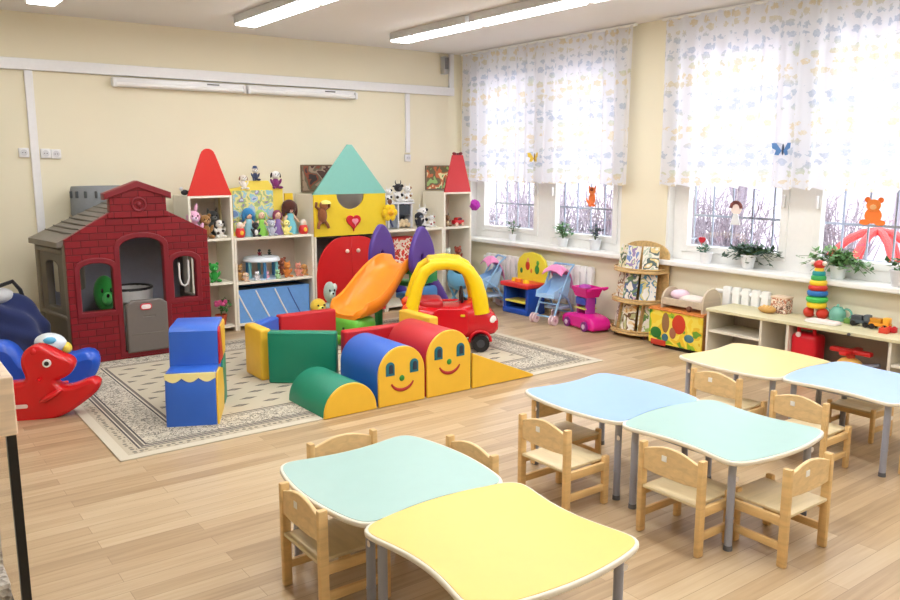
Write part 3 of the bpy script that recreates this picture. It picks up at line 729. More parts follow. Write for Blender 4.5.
# on the wide unit: printed play screen with a yellow top
ps = thing('play_screen', 'yellow framed play screen with a pale painted picture on the wide shelf', 'play screen', (3.22, 7.56, Z2))
b = new(); plate(b, [(-.33, 0), (.27, 0), (.27, .45), (.16, .47), (.12, .53), (-.12, .53), (-.17, .47), (-.33, .45)], .03, 'XZ', (0, .02, 0), (), .004); obj('frame', b, paint(246, 222, 90), ps, 0)
b = new(); box(b, (-.05, -.004, .24), (.42, .01, .40)); obj('picture', b, patches('painted_garden', [(120, 150, 200), (190, 200, 225), (150, 205, 215), (235, 225, 150), (170, 190, 130), (150, 130, 180), (205, 215, 230)], 11, .5, 3), ps, 0)
b = new(); box(b, (.335, .01, .27), (.09, .03, .27), .004); box(b, (.335, .01, .07), (.03, .03, .14)); obj('side_flag', b, paint(238, 200, 40), ps, 0)
b = new(); box(b, (-.36, .02, .2), (.06, .05, .4), .006); obj('post', b, paint(240, 222, 160), ps, 0)
ZT = Z2+.45
plush_toy('white and brown plush dog perched at the left on the play screen', 'soft toy', (3.085, 7.575, ZT+.0), .16, (238, 232, 224), ear='flop', earc=(150, 105, 84), group=PG)
plush_toy('small plush toy with dark blue hat on the middle of the play screen', 'soft toy', (3.21, 7.575, ZT+.083), .15, (58, 66, 96), (225, 215, 205), ear='none', hat=(38, 60, 110), group=PG)
plush_toy('white plush puppy with black ears and purple body on the screen corner', 'soft toy', (3.425, 7.575, ZT+.0), .2, (132, 50, 112), (244, 244, 244), ear='flop', earc=(24, 22, 26), group=PG)
def nesting(label, x, y):
    T = thing('nesting_doll', label, 'nesting doll', (x, y, Z2), 0, 'nesting dolls')
    b = new(); lathe(b, (0, 0, 0), [(.034, 0), (.046, .02), (.048, .05), (.036, .085), (.03, .09)], 18); obj('body', b, plastic(212, 40, 44), T, 60)
    b = new(); lathe(b, (0, 0, .09), [(.03, 0), (.033, .02), (.028, .042), (.014, .055), (0, .058)], 18); hd = obj('head', b, plastic(240, 225, 215), T, 60)
    b = new(); ell(b, (0, -.028, .112), (.017, .01, .02), 10); obj('face', b, plastic(246, 214, 190), hd)
    b = new(); ell(b, (0, -.042, .045), (.02, .01, .022), 10); obj('apron', b, plastic(246, 200, 60), T)
nesting('red nesting doll at the left front corner of the wide shelf', 2.955, 7.385); nesting('red nesting doll at the right end of the wide shelf', 3.63, 7.40)
doll('doll with big blue hair and pale blue dress before the play screen', (3.075, 7.46, Z2), .27, (150, 205, 220), (50, 130, 190), hairr=1.25)
doll('doll in a lime green dress in front of the play screen', (3.21, 7.47, Z2), .26, (150, 215, 90), (170, 205, 120))
doll('doll in a purple dress right of the green dressed doll', (3.385, 7.47, Z2), .25, (150, 120, 190), (140, 60, 90))
doll('doll with a large dark brown bob and turquoise dress at the right', (3.535, 7.50, Z2), .33, (120, 200, 215), (84, 42, 30), hairr=1.35)
plush_toy('small black and white plush penguin before the blue haired doll', 'soft toy', (3.105, 7.375, Z2), .16, (36, 36, 42), ear='none', belly=(240, 240, 240), group=PG)
plush_toy('pale grey plush mouse in front of the lime green doll', 'soft toy', (3.275, 7.38, Z2), .17, (188, 192, 208), ear='round', group=PG)
plush_toy('pale yellow plush duckling beside the purple doll', 'soft toy', (3.43, 7.375, Z2), .17, (244, 230, 140), ear='none', group=PG)
# middle shelf of the wide unit
ZM = .467
tg = thing('toy_gazebo', 'white and blue toy gazebo with a round roof on the middle shelf', 'toy house', (3.21, 7.50, ZM))
b = new(); lathe(b, (0, 0, 0), [(.17, 0), (.17, .015), (0, .016)], 24); obj('base', b, plastic(190, 210, 230), tg)
b = new(); lathe(b, (0, 0, .175), [(.18, 0), (.185, .012), (.17, .04), (.12, .05), (0, .052)], 24); obj('roof', b, plastic(236, 244, 252), tg)
for k in range(6):
    a = k*pi/3+.3; b = new(); cyl(b, (.15*cos(a), .15*sin(a), .014), (.15*cos(a), .15*sin(a), .178), .017); obj('column', b, plastic(70, 130, 180) if k % 2 == 0 else plastic(120, 190, 200), tg)
plush_toy('tiny dark red plush bird on the gazebo roof, left one', 'soft toy', (3.19, 7.5, ZM+.226), .075, (120, 30, 40), (30, 26, 30), ear='none', group=PG)
plush_toy('tiny dark green plush turtle on the gazebo roof, right one', 'soft toy', (3.295, 7.5, ZM+.226), .065, (52, 66, 60), ear='none', group=PG)
for l, x, y, h, c, e in [('light brown plush bear at the left end of the middle shelf', 2.95, 7.46, .18, (176, 130, 70), 'round'), ('small cream plush lamb lying in front of the brown bear', 2.985, 7.365, .10, (232, 200, 176), 'flop'),
                         ('orange plush fox right of the toy gazebo', 3.445, 7.42, .17, (216, 130, 50), 'point'), ('reddish brown plush monkey behind the orange fox', 3.46, 7.58, .2, (170, 96, 72), 'round'),
                         ('pinkish plush pig in the right group of the middle shelf', 3.565, 7.42, .15, (226, 150, 130), 'point'), ('tan plush puppy at the right end of the middle shelf', 3.64, 7.44, .13, (222, 164, 96), 'flop'),
                         ('white plush kitten in front of the gazebo at left', 3.10, 7.365, .1, (236, 232, 236), 'point'), ('pink plush kitten in front of the gazebo', 3.20, 7.36, .09, (230, 170, 190), 'point'), ('pale green plush frog in front of the gazebo at right', 3.315, 7.365, .10, (176, 214, 160), 'round')]:
    plush_toy(l, 'soft toy', (x, y, ZM), h, c, ear=e, group=PG)
# wardrobe ornaments
plush_toy('brown plush monkey with a yellow cap on the left of the yellow panel', 'soft toy', (3.80, FY-.085, .985), .001, (140, 80, 44)) if False else None
mk = thing('plush_monkey', 'brown plush monkey with pale yellow cap hanging left on the yellow panel', 'soft toy', (3.79, FY-.03, .98))
b = new(); ell(b, (0, 0, .1), (.05, .04, .085), 12)
for s in (-1, 1): tube(b, [(s*.03, 0, .16), (s*.075, -.01, .19), (s*.07, -.015, .235)], [.016, .014, .013], 8); tube(b, [(s*.025, 0, .04), (s*.05, -.015, .0), (s*.06, -.02, -.03)], [.018, .016, .015], 8)
obj('body', b, plush(140, 82, 46), mk, 80)
b = new(); ell(b, (.015, -.005, .2), (.045, .04, .045), 12); hd = obj('head', b, plush(156, 96, 56), mk, 80)
b = new(); lathe(b, (.035, -.01, .215), [(.056, 0), (.054, .012), (.04, .03), (0, .04)], 14); obj('cap', b, fabric(244, 230, 130), hd)
fl_ = thing('plush_flower', 'yellow plush flower toy hanging at the right of the yellow panel', 'soft toy', (4.585, FY-.045, 1.08))
for k in range(6):
    a = k*pi/3; b = new(); ell(b, (.055*cos(a), 0, .055*sin(a)), (.042, .022, .042), 10); obj('petal', b, plush(250, 204, 24), fl_, 80)
b = new(); ell(b, (0, -.02, 0), .035, 10); obj('centre', b, plush(236, 170, 20), fl_, 80)
b = new(); ell(b, (0, .0, .115), (.028, .022, .03), 10); obj('head', b, plush(110, 70, 50), fl_, 80)
b = new(); tube(b, [(0, .0, -.05), (.01, 0, -.10), (.035, -.0, -.15)], .012, 8); obj('stalk', b, plush(60, 70, 110), fl_)
# right low unit: stable and cows
st = thing('toy_stable', 'white and black toy stable on the low unit right of the wardrobe', 'toy house', (4.85, 7.55, Z4))
b = new(); box(b, (0, .07, .13), (.30, .012, .26)); obj('back', b, plastic(66, 70, 80), st, 0)
for x in (-.155, -.03, .15): b = new(); box(b, (x, 0, .135), (.016, .16, .27), .003); obj('wall', b, plastic(228, 230, 236), st, 0)
b = new(); box(b, (-.0, 0, .278), (.36, .18, .018), .004); obj('roof', b, plastic(214, 216, 222), st, 0)
b = new(); box(b, (.06, -.06, .2), (.14, .012, .12)); obj('shutter', b, plastic(42, 48, 56), st, 0)
b = new(); box(b, (-.095, -.06, .14), (.1, .012, .26)); obj('grey_door', b, plastic(120, 130, 142), st, 0)
b = new()
for k in range(7): ell(b, (.0+.02*k, -.045+.01*(k % 2), .035+.02*(k % 3)), .028, 8)
obj('hay', b, plush(222, 200, 164), st, 80)
ZR = Z4+.288
for l, x, y, z, h, sp in [('black and white plush cow at the left on the stable roof', 4.735, 7.54, ZR, .17, (26, 24, 26)), ('black headed plush cow in the middle of the stable roof', 4.87, 7.55, ZR, .23, (20, 20, 24)), ('white plush goat with brown horns at the right on the stable roof', 4.985, 7.54, ZR, .2, (170, 130, 96)),
                          ('black and white plush cow standing right of the stable', 5.16, 7.50, Z4, .25, (26, 24, 28)), ('small white and red plush cow at the right end of the low unit', 5.245, 7.44, Z4, .15, (150, 40, 44))]:
    plush_toy(l, 'soft toy', (x, y, z), h, (238, 236, 234), (40, 38, 42) if 'headed' in l else None, ear='horn', spots=sp, group=PG)
plush_toy('black plush dog in front of the stable at its right corner', 'soft toy', (5.06, 7.42, Z4), .2, (34, 36, 46), ear='flop', muzzle=(120, 130, 150), group=PG)
# lower shelf: red picture book, bear
rb = thing('toy_box', 'red printed toy box on the middle shelf right of the wardrobe', 'toy box', (4.86, 7.5, .462))
b = new(); box(b, (0, 0, .16), (.26, .12, .32), .004); obj('box', b, patches('red_print', [(205, 40, 40), (225, 70, 50), (240, 225, 205), (205, 44, 40), (120, 130, 60)], 12, .4, 2), rb, 0)
b = new(); box(b, (0, 0, .325), (.264, .124, .014), .003); obj('lid', b, paint(206, 44, 44), rb, 0)
# right tower
plush_toy('brown plush reindeer on the upper shelf of the corner tower', 'soft toy', (5.455, 7.43, .883), .15, (120, 88, 56), ear='horn', earc=(92, 66, 44), belly=(214, 190, 150), group=PG)
tc = thing('toy_car', 'small red toy car on the upper shelf of the corner tower', 'toy car', (5.61, 7.43, .883))
b = new(); box(b, (0, 0, .045), (.14, .08, .05), .015); box(b, (0, 0, .078), (.08, .07, .04), .014); obj('body', b, plastic(206, 26, 36), tc)
for sx in (-1, 1):
    for sy in (-1, 1): b = new(); cyl(b, (sx*.045, sy*.032, .022), (sx*.045, sy*.046, .022), .022); obj('wheel', b, plastic(226, 190, 170), tc)
b = new(); box(b, (0, -.036, .082), (.06, .003, .02)); obj('window', b, plastic(60, 30, 34), tc, 0)
plush_toy('white and green plush turtle on the middle shelf of the corner tower', 'soft toy', (5.46, 7.43, .462), .19, (220, 226, 210), ear='round', belly=(120, 170, 96), group=PG)
plush_toy('reddish brown plush bear on the middle shelf of the corner tower', 'soft toy', (5.61, 7.43, .462), .2, (160, 70, 50), ear='round', group=PG)
bw = thing('bow', 'small dark red bow on the tip of the corner tower roof', 'bow', (5.53, FY+.012, 1.689))
for s in (-1, 1): b = new(); ell(b, (s*.038, 0, .014), (.036, .014, .02), 10, roty(-s*.3)); obj('loop', b, fabric(120, 34, 40), bw, 80)
b = new(); ell(b, (0, -.004, .012), .014, 8); obj('knot', b, fabric(92, 26, 34), bw, 80)
pm = thing('pompom', 'purple paper pompom hanging on the corner tower by the window', 'pompom', (5.765, FY-.01, 1.125))
b = new(); bmesh.ops.create_icosphere(b, subdivisions=3, radius=.062)
for v in b.verts: v.co *= 1+.14*sin(37*v.co.x/.06)*sin(31*v.co.y/.06)*sin(29*v.co.z/.06)
obj('ball', b, plain((176, 44, 168), .8, 'paper', .2), pm, 0)
b = new(); tube(b, [(-.028, .02, .165), (-.015, .01, .1), (0, 0, .05)], .002, 5); obj('string', b, WHITE, pm)

# ================================================================ playhouse
PH = thing('playhouse', 'dark red plastic brick playhouse with grey roof and half door', 'playhouse', (1.85, 6.76, RZ))
t = NT('moulded_red_brick', .42, .4); br = t.n('ShaderNodeTexBrick'); br.inputs['Scale'].default_value = 1
br.inputs['Brick Width'].default_value = .13; br.inputs['Row Height'].default_value = .055; br.inputs['Mortar Size'].default_value = .004; br.inputs['Mortar Smooth'].default_value = .6
br.inputs['Color1'].default_value = (*s2l((140, 22, 34)), 1); br.inputs['Color2'].default_value = (*s2l((126, 18, 30)), 1); br.inputs['Mortar'].default_value = (*s2l((96, 12, 22)), 1)
mp = t.n('ShaderNodeMapping'); mp.inputs['Rotation'].default_value = (pi/2, 0, 0); t.l(t.co(), mp.inputs[0]); t.l(mp.outputs[0], br.inputs['Vector'])
t.l(br.outputs['Color'], t.b.inputs['Base Color']); inv = t.math('SUBTRACT', 1., br.outputs['Fac']); t.bump(inv, .7, .012)
BRICK = t.m; TRIM = plastic(126, 20, 34, r=.4); GREYH = plain((112, 106, 98), .6, 'plastic', .12, 12); GROOF = plain((134, 128, 120), .6, 'roofplastic', .12, 10)
FL = lambda b: [setattr(v.co, 'x', v.co.x-.105*max(0, v.co.y)/.7*max(0, -v.co.x)/.6) for v in b.verts]
wl, dw, wr = (-.485, -.225, .41, .815), (-.178, .185, .05, 1.0), (.245, .455, .455, .825)
front = [(-.565, 0), (.555, 0), (.555, 1.025), (.22, 1.2), (-.22, 1.2), (-.565, 1.0)]
b = new(); plate(b, front, .06, 'XZ', (0, .03, 0), [arch(*wl, .06), arch(*dw, .09), arch(*wr, .06)], .006); obj('front_wall', b, BRICK, PH, 30)
b = new(); plate(b, [(-.235, 1.165), (.235, 1.165), (.235, 1.19), (.215, 1.2), (.215, 1.315), (.235, 1.325), (.235, 1.345), (.0, 1.435), (-.235, 1.345), (-.235, 1.325), (-.215, 1.315), (-.215, 1.2), (-.235, 1.19)], .09, 'XZ', (0, .03, 0), (), .008); gb = obj('gable', b, BRICK, PH, 30)
b = new(); plate(b, [(-.255, 1.315), (0, 1.405), (.255, 1.315), (.255, 1.35), (.0, 1.445), (-.255, 1.35)], .12, 'XZ', (0, .03, 0), (), .008); obj('gable_coping', b, TRIM, gb, 30)
b = new(); torus(b, (0, -.017, 1.262), .052, .01, 'Y'); ell(b, (0, -.017, 1.262), (.022, .012, .022), 10); obj('emblem', b, TRIM, gb)
for n_, a_, rise in (('window_frame', wl, .06), ('door_frame', dw, .09), ('window_frame', wr, .06)):
    g = .028; lo = 0 if n_ != 'door_frame' else -.05
    b = new(); plate(b, arch(a_[0]-g, a_[1]+g, a_[2]-g-lo*0, a_[3]+g, rise+.012), .075, 'XZ', (0, .03, 0), [arch(*a_, rise)], .008); fr2 = obj(n_, b, TRIM, PH, 40)
    if n_ == 'window_frame' and a_ is wr:
        b = new(); tube(b, [(.31, .025, .76), (.31, .025, .62), (.325, .025, .575), (.35, .025, .56), (.375, .025, .575), (.39, .025, .62), (.39, .025, .78)], .009, 8); obj('white_rail', b, plastic(226, 226, 224), fr2)
b = new(); plate(b, [(-.145, .06), (.165, .06), (.165, .44), (.12, .47), (-.10, .47), (-.145, .44)], .05, 'XZ', (0, -.012, 0), [rrect(-.03, .075, .335, .35, .007, 2)], .012); hd_ = obj('half_door', b, plain((112, 104, 98), .5, 'plastic', .05), PH, 50)
b = new(); plate(b, rrect(-.045, .045, -.024, .024, .022, 5), .008, 'XZ', (.0, -.041, .425), (), .003); lb = obj('badge', b, plastic(206, 50, 66), hd_, 60)
b = new(); plate(b, rrect(-.038, .038, -.017, .017, .016, 5), .004, 'XZ', (.0, -.0465, .425), (), .001); obj('badge_face', b, plastic(246, 232, 232), lb, 60)
b = new(); box(b, (.01, -.034, .2), (.27, .012, .012), .005); obj('door_rib', b, GREYH, hd_)
for s in (-1, 1):
    b = new(); plate(b, [(.06, 0), (.68, 0), (.68, .96), (.06, .96)], .05, 'YZ', (s*.53, 0, 0), [arch(.24, .53, .42, .82, .05)], .006); FL(b); sw = obj('side_wall', b, GREYH, PH, 30)
    b = new()
    for yy in (.06, .68): box(b, (s*.545, yy, .48), (.05, .07, .96), .012)
    box(b, (s*.555, .37, .37), (.05, .60, .03), .01); box(b, (s*.555, .37, .9), (.05, .6, .04), .01); FL(b); obj('side_pilasters', b, plain((124, 116, 104), .6, 'plastic', .1), sw)
b = new(); plate(b, [(-.62, 0), (.53, 0), (.53, .94), (0, 1.22), (-.62, .90)], .04, 'XZ', (0, .67, 0), [rrect(-.55, -.3, .5, .85, .03)], .004); obj('back_wall', b, plain((150, 152, 168), .6, 'plastic', .08), PH, 0)
b = new(); plate(b, [(-.60, .945), (-.60, .975), (-.18, 1.2), (0, 1.295), (.18, 1.2), (.572, .992), (.572, .962), (.54, .96), (0, 1.24), (-.56, .95)], .645, 'XZ', (0, .383, 0), (), .008); FL(b); rf = obj('roof', b, GROOF, PH, 30)
for s in (-1, 1):
    b = new()
    for k in range(8): u = .1+k*.056; box(b, (s*(u+.0), .385, 1.30-.525*u), (.012, .62, .02), .005, 1, roty(s*.475))
    FL(b); obj('roof_ribs', b, plain((120, 114, 106), .6, 'roofplastic', .1, 10), rf)
gt = plush_toy('green plush crocodile standing inside the playhouse behind its left window', 'soft toy', (1.60, 7.0, RZ), .76, (44, 150, 60), ear='none', belly=(150, 200, 100)); gt.scale = (.55, .55, 1)
wb = thing('toy_basin', 'white and dark toy basin inside the playhouse behind the half door', 'toy basin', (1.84, 7.14, RZ), 0, None, .86)
b = new(); lathe(b, (0, 0, 0), [(.12, 0), (.13, .46), (.21, .50), (.22, .62), (.2, .62), (.17, .53), (0, .52)], 20); obj('basin', b, plastic(214, 212, 210), wb, 40)
b = new(); torus(b, (0, 0, .62), .21, .014); obj('rim', b, BLACK, wb)
# grey castle tower toy behind the house
ct = thing('toy_castle', 'grey plastic toy castle tower standing behind the playhouse roof', 'toy castle', (1.80, 7.65, 0))
b = new(); prof = [(.25, 0), (.25, 1.1), (.28, 1.16), (.275, 1.37), (.265, 1.40), (.245, 1.40), (.24, 1.2), (0, 1.19)]
lathe(b, (0, 0, 0), prof, 28); bmesh.ops.transform(b, matrix=Matrix.Diagonal((1, .55, 1, 1)), verts=b.verts); obj('tower', b, plain((138, 142, 146), .6, 'plastic', .08), ct, 40)
for k in range(9):
    a = -pi+.2+k*(pi-.4)/8; b = new(); box(b, (.274*cos(a), .151*sin(a), 1.33), (.03, .022, .06), .004, 1, rotz(math.atan2(.55*sin(a)*1.8, cos(a)))); obj('slot', b, plastic(78, 82, 88), ct, 0)

# ================================================================ navy bag, rockers
nbag = thing('soft_bag', 'navy blue padded bag slumped on the floor left of the playhouse', 'bag', (.86, 6.98, 0), 0, None, 1.12)
b = new(); bmesh.ops.create_icosphere(b, subdivisions=5, radius=1)
for v in b.verts:
    x, y, z = v.co; w_ = .055*sin(6*x+2*z)*sin(5*z+1)+.05*sin(9*y+4*x+3*z)+.03*sin(14*z+6*x)
    v.co = Vector((x*(1+w_)*.235*(1.15-.25*z), y*(1+w_)*.2, max(0, (z*(1+w_)+.96)*.275)))
bg_ = obj('bag', b, fabric(30, 44, 96), nbag, 80)
b = new(); tube(b, [(-.14, -.08, .50), (-.06, -.1, .60), (.05, -.08, .63), (.1, -.02, .56), (.12, .03, .5)], .014, 8); obj('strap', b, fabric(20, 20, 26), nbag)
b = new(); ell(b, (-.03, -.05, .535), (.085, .06, .055), 12); obj('white_lining', b, fabric(214, 216, 220), nbag)
def puffy(name, pts, thick, mat, parent, bev=.045, at=(0, 0, 0)):
    b = new()
    P = [Vector(p) for p in pts]
    for _ in range(2):
        n = len(P); P = [q for i in range(n) for q in (P[i]*.75+P[(i+1) % n]*.25, P[i]*.25+P[(i+1) % n]*.75)]
    cu_pts = [tuple(p) for p in P]
    plate(b, cu_pts, thick, 'XZ', at, (), min(bev, thick*.45)); return obj(name, b, mat, parent, 80)
RP = plastic(214, 28, 34, r=.22); BP = plastic(38, 92, 208, r=.25)
rh = thing('rocking_horse', 'red plastic rocking horse with white ringed eye on the floor by the rug', 'rocking horse', (.835, 5.52, 0), radians(-22), None, .79)
puffy('body', [(-.62, .40), (-.54, .46), (-.46, .36), (-.38, .28), (-.22, .27), (-.085, .28), (-.05, .34), (-.085, .44), (-.07, .53), (.0, .575), (.075, .55), (.17, .485), (.25, .45), (.24, .395), (.18, .35), (.10, .33), (.105, .27), (.17, .215), (.27, .225), (.40, .275), (.435, .255), (.40, .205), (.30, .13), (.18, .05), (.03, .0), (-.16, .0), (-.36, .04), (-.56, .14), (-.67, .3)], .17, RP, rh, .032)
for s in (-1, 1): b = new(); ell(b, (-.01, s*.07, .555), (.03, .028, .032), 10); obj('ear', b, RP, rh, 80)
for s in (-1, 1):
    b = new(); cyl(b, (.085, s*.088, .46), (.085, s*.106, .46), .032); e_ = obj('eye', b, plastic(245, 245, 245), rh)
    b = new(); cyl(b, (.085, s*.10, .46), (.085, s*.110, .46), .018); obj('pupil', b, plastic(20, 20, 24), e_)
    b = new(); ell(b, (.10, s*.13, .20), (.1, .05, .025), 12, roty(-.5)); obj('footrest', b, RP, rh, 80)
b = new(); cyl(b, (.02, -.17, .33), (.02, .17, .33), .016); obj('handle', b, RP, rh)
b = new(); plate(b, rrect(-.06, .06, -.014, .014, .013), .006, 'XZ', (-.14, -.101, .12), (), .002); obj('badge', b, plastic(240, 210, 205), rh)
bh = thing('rocking_toy', 'blue plastic rocking seat with a white animal head behind the red horse', 'rocking toy', (.92, 6.05, RZ), radians(-15), None, .84)
puffy('body', [(-.36, .36), (-.30, .42), (-.20, .40), (-.14, .26), (-.05, .2), (.08, .22), (.16, .30), (.26, .26), (.38, .30), (.42, .26), (.36, .14), (.2, .03), (.0, 0), (-.2, .03), (-.34, .16)], .26, BP, bh, .06)
b = new(); ell(b, (.1, 0, .30), (.09, .1, .09), 12); ell(b, (.22, -.02, .22), (.16, .12, .05), 12, roty(.25)); obj('neck', b, BP, bh, 80)
b = new(); ell(b, (.10, 0, .425), (.125, .10, .085), 16, roty(.15)); hd = obj('head', b, plastic(226, 236, 244), bh, 80)
b = new(); ell(b, (.215, 0, .375), (.045, .06, .05), 12); obj('snout', b, plastic(244, 214, 80), hd, 80)
for s in (-1, 1): b = new(); ell(b, (.10, s*.055, .455), (.06, .05, .035), 12); obj('ear', b, plastic(96, 180, 222), hd, 80)
b = new(); ell(b, (.06, -.088, .425), .017, 8); ell(b, (.06, .088, .425), .017, 8); ell(b, (.19, -.06, .33), (.03, .03, .028), 8); obj('dark_spots', b, BLACK, hd)

# ================================================================ soft play modules
VY, VR, VG, VB = vinyl(246, 196, 58), vinyl(200, 30, 42), vinyl(16, 134, 106), vinyl(46, 100, 200)
def seam(b): return b
# step seat module
sm = thing('soft_step', 'blue vinyl two-step soft play block with yellow scalloped edge', 'soft block', (1.41, 4.83, RZ), math.atan2(-.13, .27))
wd = .30
low = [(0.0, 0), (.6, 0), (.6, .28), (.30, .285), (.02, .30), (-.005, .27), (-.012, .15)]
def sideprof(pts, x0, x1, mat, name, par, bev=.008):
    b = new(); plate(b, pts, abs(x1-x0), 'YZ', ((x0+x1)/2, 0, 0), (), bev); return obj(name, b, mat, par, 40)
sideprof([(-.02, 0), (.60, 0), (.60, .30), (.03, .315), (.012, .29), (-.012, .15)], 0, wd, VB, 'lower_block', sm, .012)
sideprof([(.225, .322), (.61, .322), (.65, .52), (.61, .545), (.275, .55), (.25, .53)], .0, wd, VB, 'upper_block', sm, .012)
b = new(); n = 24; sc_ = [(0, .325), (0, .29)]+[(wd*i/n, .295-.026*abs(sin(3*pi*i/n))) for i in range(1, n)]+[(wd, .29), (wd, .325)]
plate(b, sc_, .012, 'XZ', (0, .0, 0)); obj('scalloped_edge', b, vinyl(248, 236, 168), sm, 0)
sideprof([(-.018, .0), (.34, 0), (.40, .12), (.36, .26), (.20, .305), (.03, .312), (.012, .28), (-.010, .14)], wd, wd+.012, VY, 'yellow_side', sm, .003)
sideprof([(.41, 0), (.58, 0), (.60, .30), (.42, .31), (.37, .26), (.41, .12)], wd, wd+.011, VG, 'green_side', sm, .003)
sideprof([(.228, .325), (.42, .325), (.38, .44), (.33, .545), (.278, .546), (.25, .525)], wd, wd+.012, VR, 'red_side', sm, .003)
sideprof([(.43, .325), (.607, .325), (.645, .52), (.60, .542), (.34, .545), (.39, .44)], wd, wd+.011, VY, 'yellow_side', sm, .003)
for z0, z1, y in ((.01, .27, -.019), (.34, .53, .233)):
    b = new(); tube(b, [(wd/2, y-.002, z0), (wd/2, y+.005, (z0+z1)/2), (wd/2, y+.024, z1)], .006, 6); obj('seam', b, vinyl(22, 52, 126), sm)
# caterpillar arches
def soft_arch(label, x0, x1, h, body, face):
    T = thing('soft_arch', label, 'soft block', ((x0+x1)/2, 4.375, RZ), 0, 'caterpillar soft blocks'); w_ = (x1-x0)/2-.006; r = w_
    o_ = [(-w_, 0), (w_, 0), (w_, h-r)]+[(w_*cos(a), h-r+r*sin(a)) for a in [pi*k/24 for k in range(1, 24)]]+[(-w_, h-r)]
    if h <= r+.01: o_ = [(-w_, 0), (w_, 0)]+[(w_*cos(a), .01+(h-.01)*sin(a)) for a in [pi*k/24 for k in range(1, 24)]]
    b = new(); plate(b, o_, .50, 'XZ', (0, .265, 0), (), .008); obj('body', b, body, T, 50)
    b = new(); plate(b, o_, .02, 'XZ', (0, .006, 0), (), .006); fp = obj('face_panel', b, VY, T, 50)
    if face:
        zc = h-r+.03
        for s in (-1, 1):
            b = new(); plate(b, arch(s*.095-.032, s*.095+.032, zc-.035, zc+.055, .03), .006, 'XZ', (0, -.006, 0), (), .002); e = obj('eye', b, vinyl(20, 110, 130), fp)
            b = new(); plate(b, arch(s*.095-.012, s*.095+.02, zc-.02, zc+.04, .018), .004, 'XZ', (0, -.0095, 0)); obj('pupil', b, vinyl(40, 50, 70), e)
        b = new(); ell(b, (-.002, -.004, zc-.065), (.021, .009, .021), 12); obj('nose', b, vinyl(46, 140, 50), fp, 80)
        b = new(); tube(b, [(.095*sin(a), -.007, zc-.06-.085*cos(a)) for a in [-1.15+2.3*k/16 for k in range(17)]], [.006+.006*sin(pi*k/16) for k in range(17)], 8, flat=((0, 1, 0), .4)); obj('smile', b, vinyl(176, 40, 36), fp)
soft_arch('green half round soft block with yellow end, first of the caterpillar', 2.25, 2.635, .195, VG, False)
soft_arch('blue arched soft block with a smiling yellow face', 2.652, 3.02, .385, VB, True)
soft_arch('red arched soft block with a smiling yellow face', 3.04, 3.42, .445, VR, True)
wg = thing('soft_wedge', 'yellow soft wedge sloping down beside the red smiling block', 'soft block', (3.44, 4.375, RZ))
b = new(); plate(b, [(0, 0), (.58, 0), (.58, .008), (.0, .25)], .02, 'XZ', (0, .006, 0), (), .004); obj('front_face', b, VY, wg, 30)
b = new(); plate(b, [(0, 0), (.58, 0), (.58, .008), (.0, .25)], .10, 'XZ', (0, .068, 0), (), .004); obj('body', b, VG, wg, 30)
# ball pit walls
def pit_wall(label, p, q, mat, h=.385, th=.09):
    p, q = Vector(p), Vector(q); d = q-p; L = d.length-.01
    T = thing('soft_barrier', label, 'soft block', ((p.x+q.x)/2, (p.y+q.y)/2, RZ), math.atan2(d.y, d.x), 'soft walls of the play pit')
    b = new(); box(b, (0, 0, h/2), (L, th, h), .016, 3); pn = obj('panel', b, mat, T, 60)
    b = new(); tube(b, [(-L/2+.012, -th/2+.002, .014), (L/2-.012, -th/2+.002, .014), (L/2-.012, -th/2+.002, h-.014), (-L/2+.012, -th/2+.002, h-.014)], .004, 6, True); obj('piping', b, mat, pn)
    return T
PV = [(2.335, 5.86), (2.345, 5.40), (2.72, 5.10)]
pit_wall('yellow soft wall at the left side of the play pit', (2.34, 5.44), (2.345, 5.76), VY)
pit_wall('green soft wall at the front left of the play pit', (2.335, 5.395), (2.735, 5.075), VG)
pit_wall('red soft wall at the front of the play pit behind the arches', (2.77, 5.07), (3.32, 5.05), VR)
pit_wall('blue soft wall at the back left of the play pit', (2.385, 5.85), (2.70, 6.09), VB, .345)
pit_wall('red soft wall at the back of the play pit before the red doors', (2.735, 6.115), (3.27, 6.115), VR, .345)
pit_wall('yellow soft wall at the right of the play pit beside the toy car', (3.54, 4.99), (3.54, 5.44), VY, .41)
pit_wall('short blue soft wall at the front right of the play pit', (3.335, 5.03), (3.475, 5.0), VB)

# ================================================================ slide
OR = plastic(250, 150, 40, r=.3); PU = plastic(88, 60, 150, r=.35); GRN = plastic(110, 200, 70); GR2 = plastic(40, 150, 80)
sl = thing('toddler_slide', 'orange toddler slide with purple ear-shaped handles and green base', 'slide', (4.10, 6.36, RZ), radians(197), None, 1.06)
# local x: down the chute; section is a shallow U
secs = []; N = 26
for i in range(N+1):
    u = i/N; x = -.10+.80*u
    z = .60 if u < .1 else (.60-.33*(.5-.5*cos(pi*min(1, (u-.1)/.78))) )
    if u > .9: z -= .02*(u-.9)/.1
    wv = .175+.03*sin(pi*min(1, max(0, (u-.3)/.6)))+.02*u; hgt = .075+.045*sin(pi*u*.95)
    if u > .93: hgt *= max(.35, 1-(u-.93)/.07*.65); wv *= 1-.18*((u-.93)/.07)**2
    secs.append((x, z, wv, hgt))
b = new(); rings = []
for x, z, wv, hg in secs:
    pr_ = [(-wv-.02, hg-.015), (-wv-.012, hg+.006), (-wv+.012, hg), (-wv+.025, .045), (-wv+.07, .008), (0, 0), (wv-.07, .008), (wv-.025, .045), (wv-.012, hg), (wv+.012, hg+.006), (wv+.02, hg-.015), (wv+.008, .0), (wv-.05, -.03), (0, -.035), (-wv+.05, -.03), (-wv-.008, .0)]
    rings.append([b.verts.new((x, yy, z+zz)) for yy, zz in pr_])
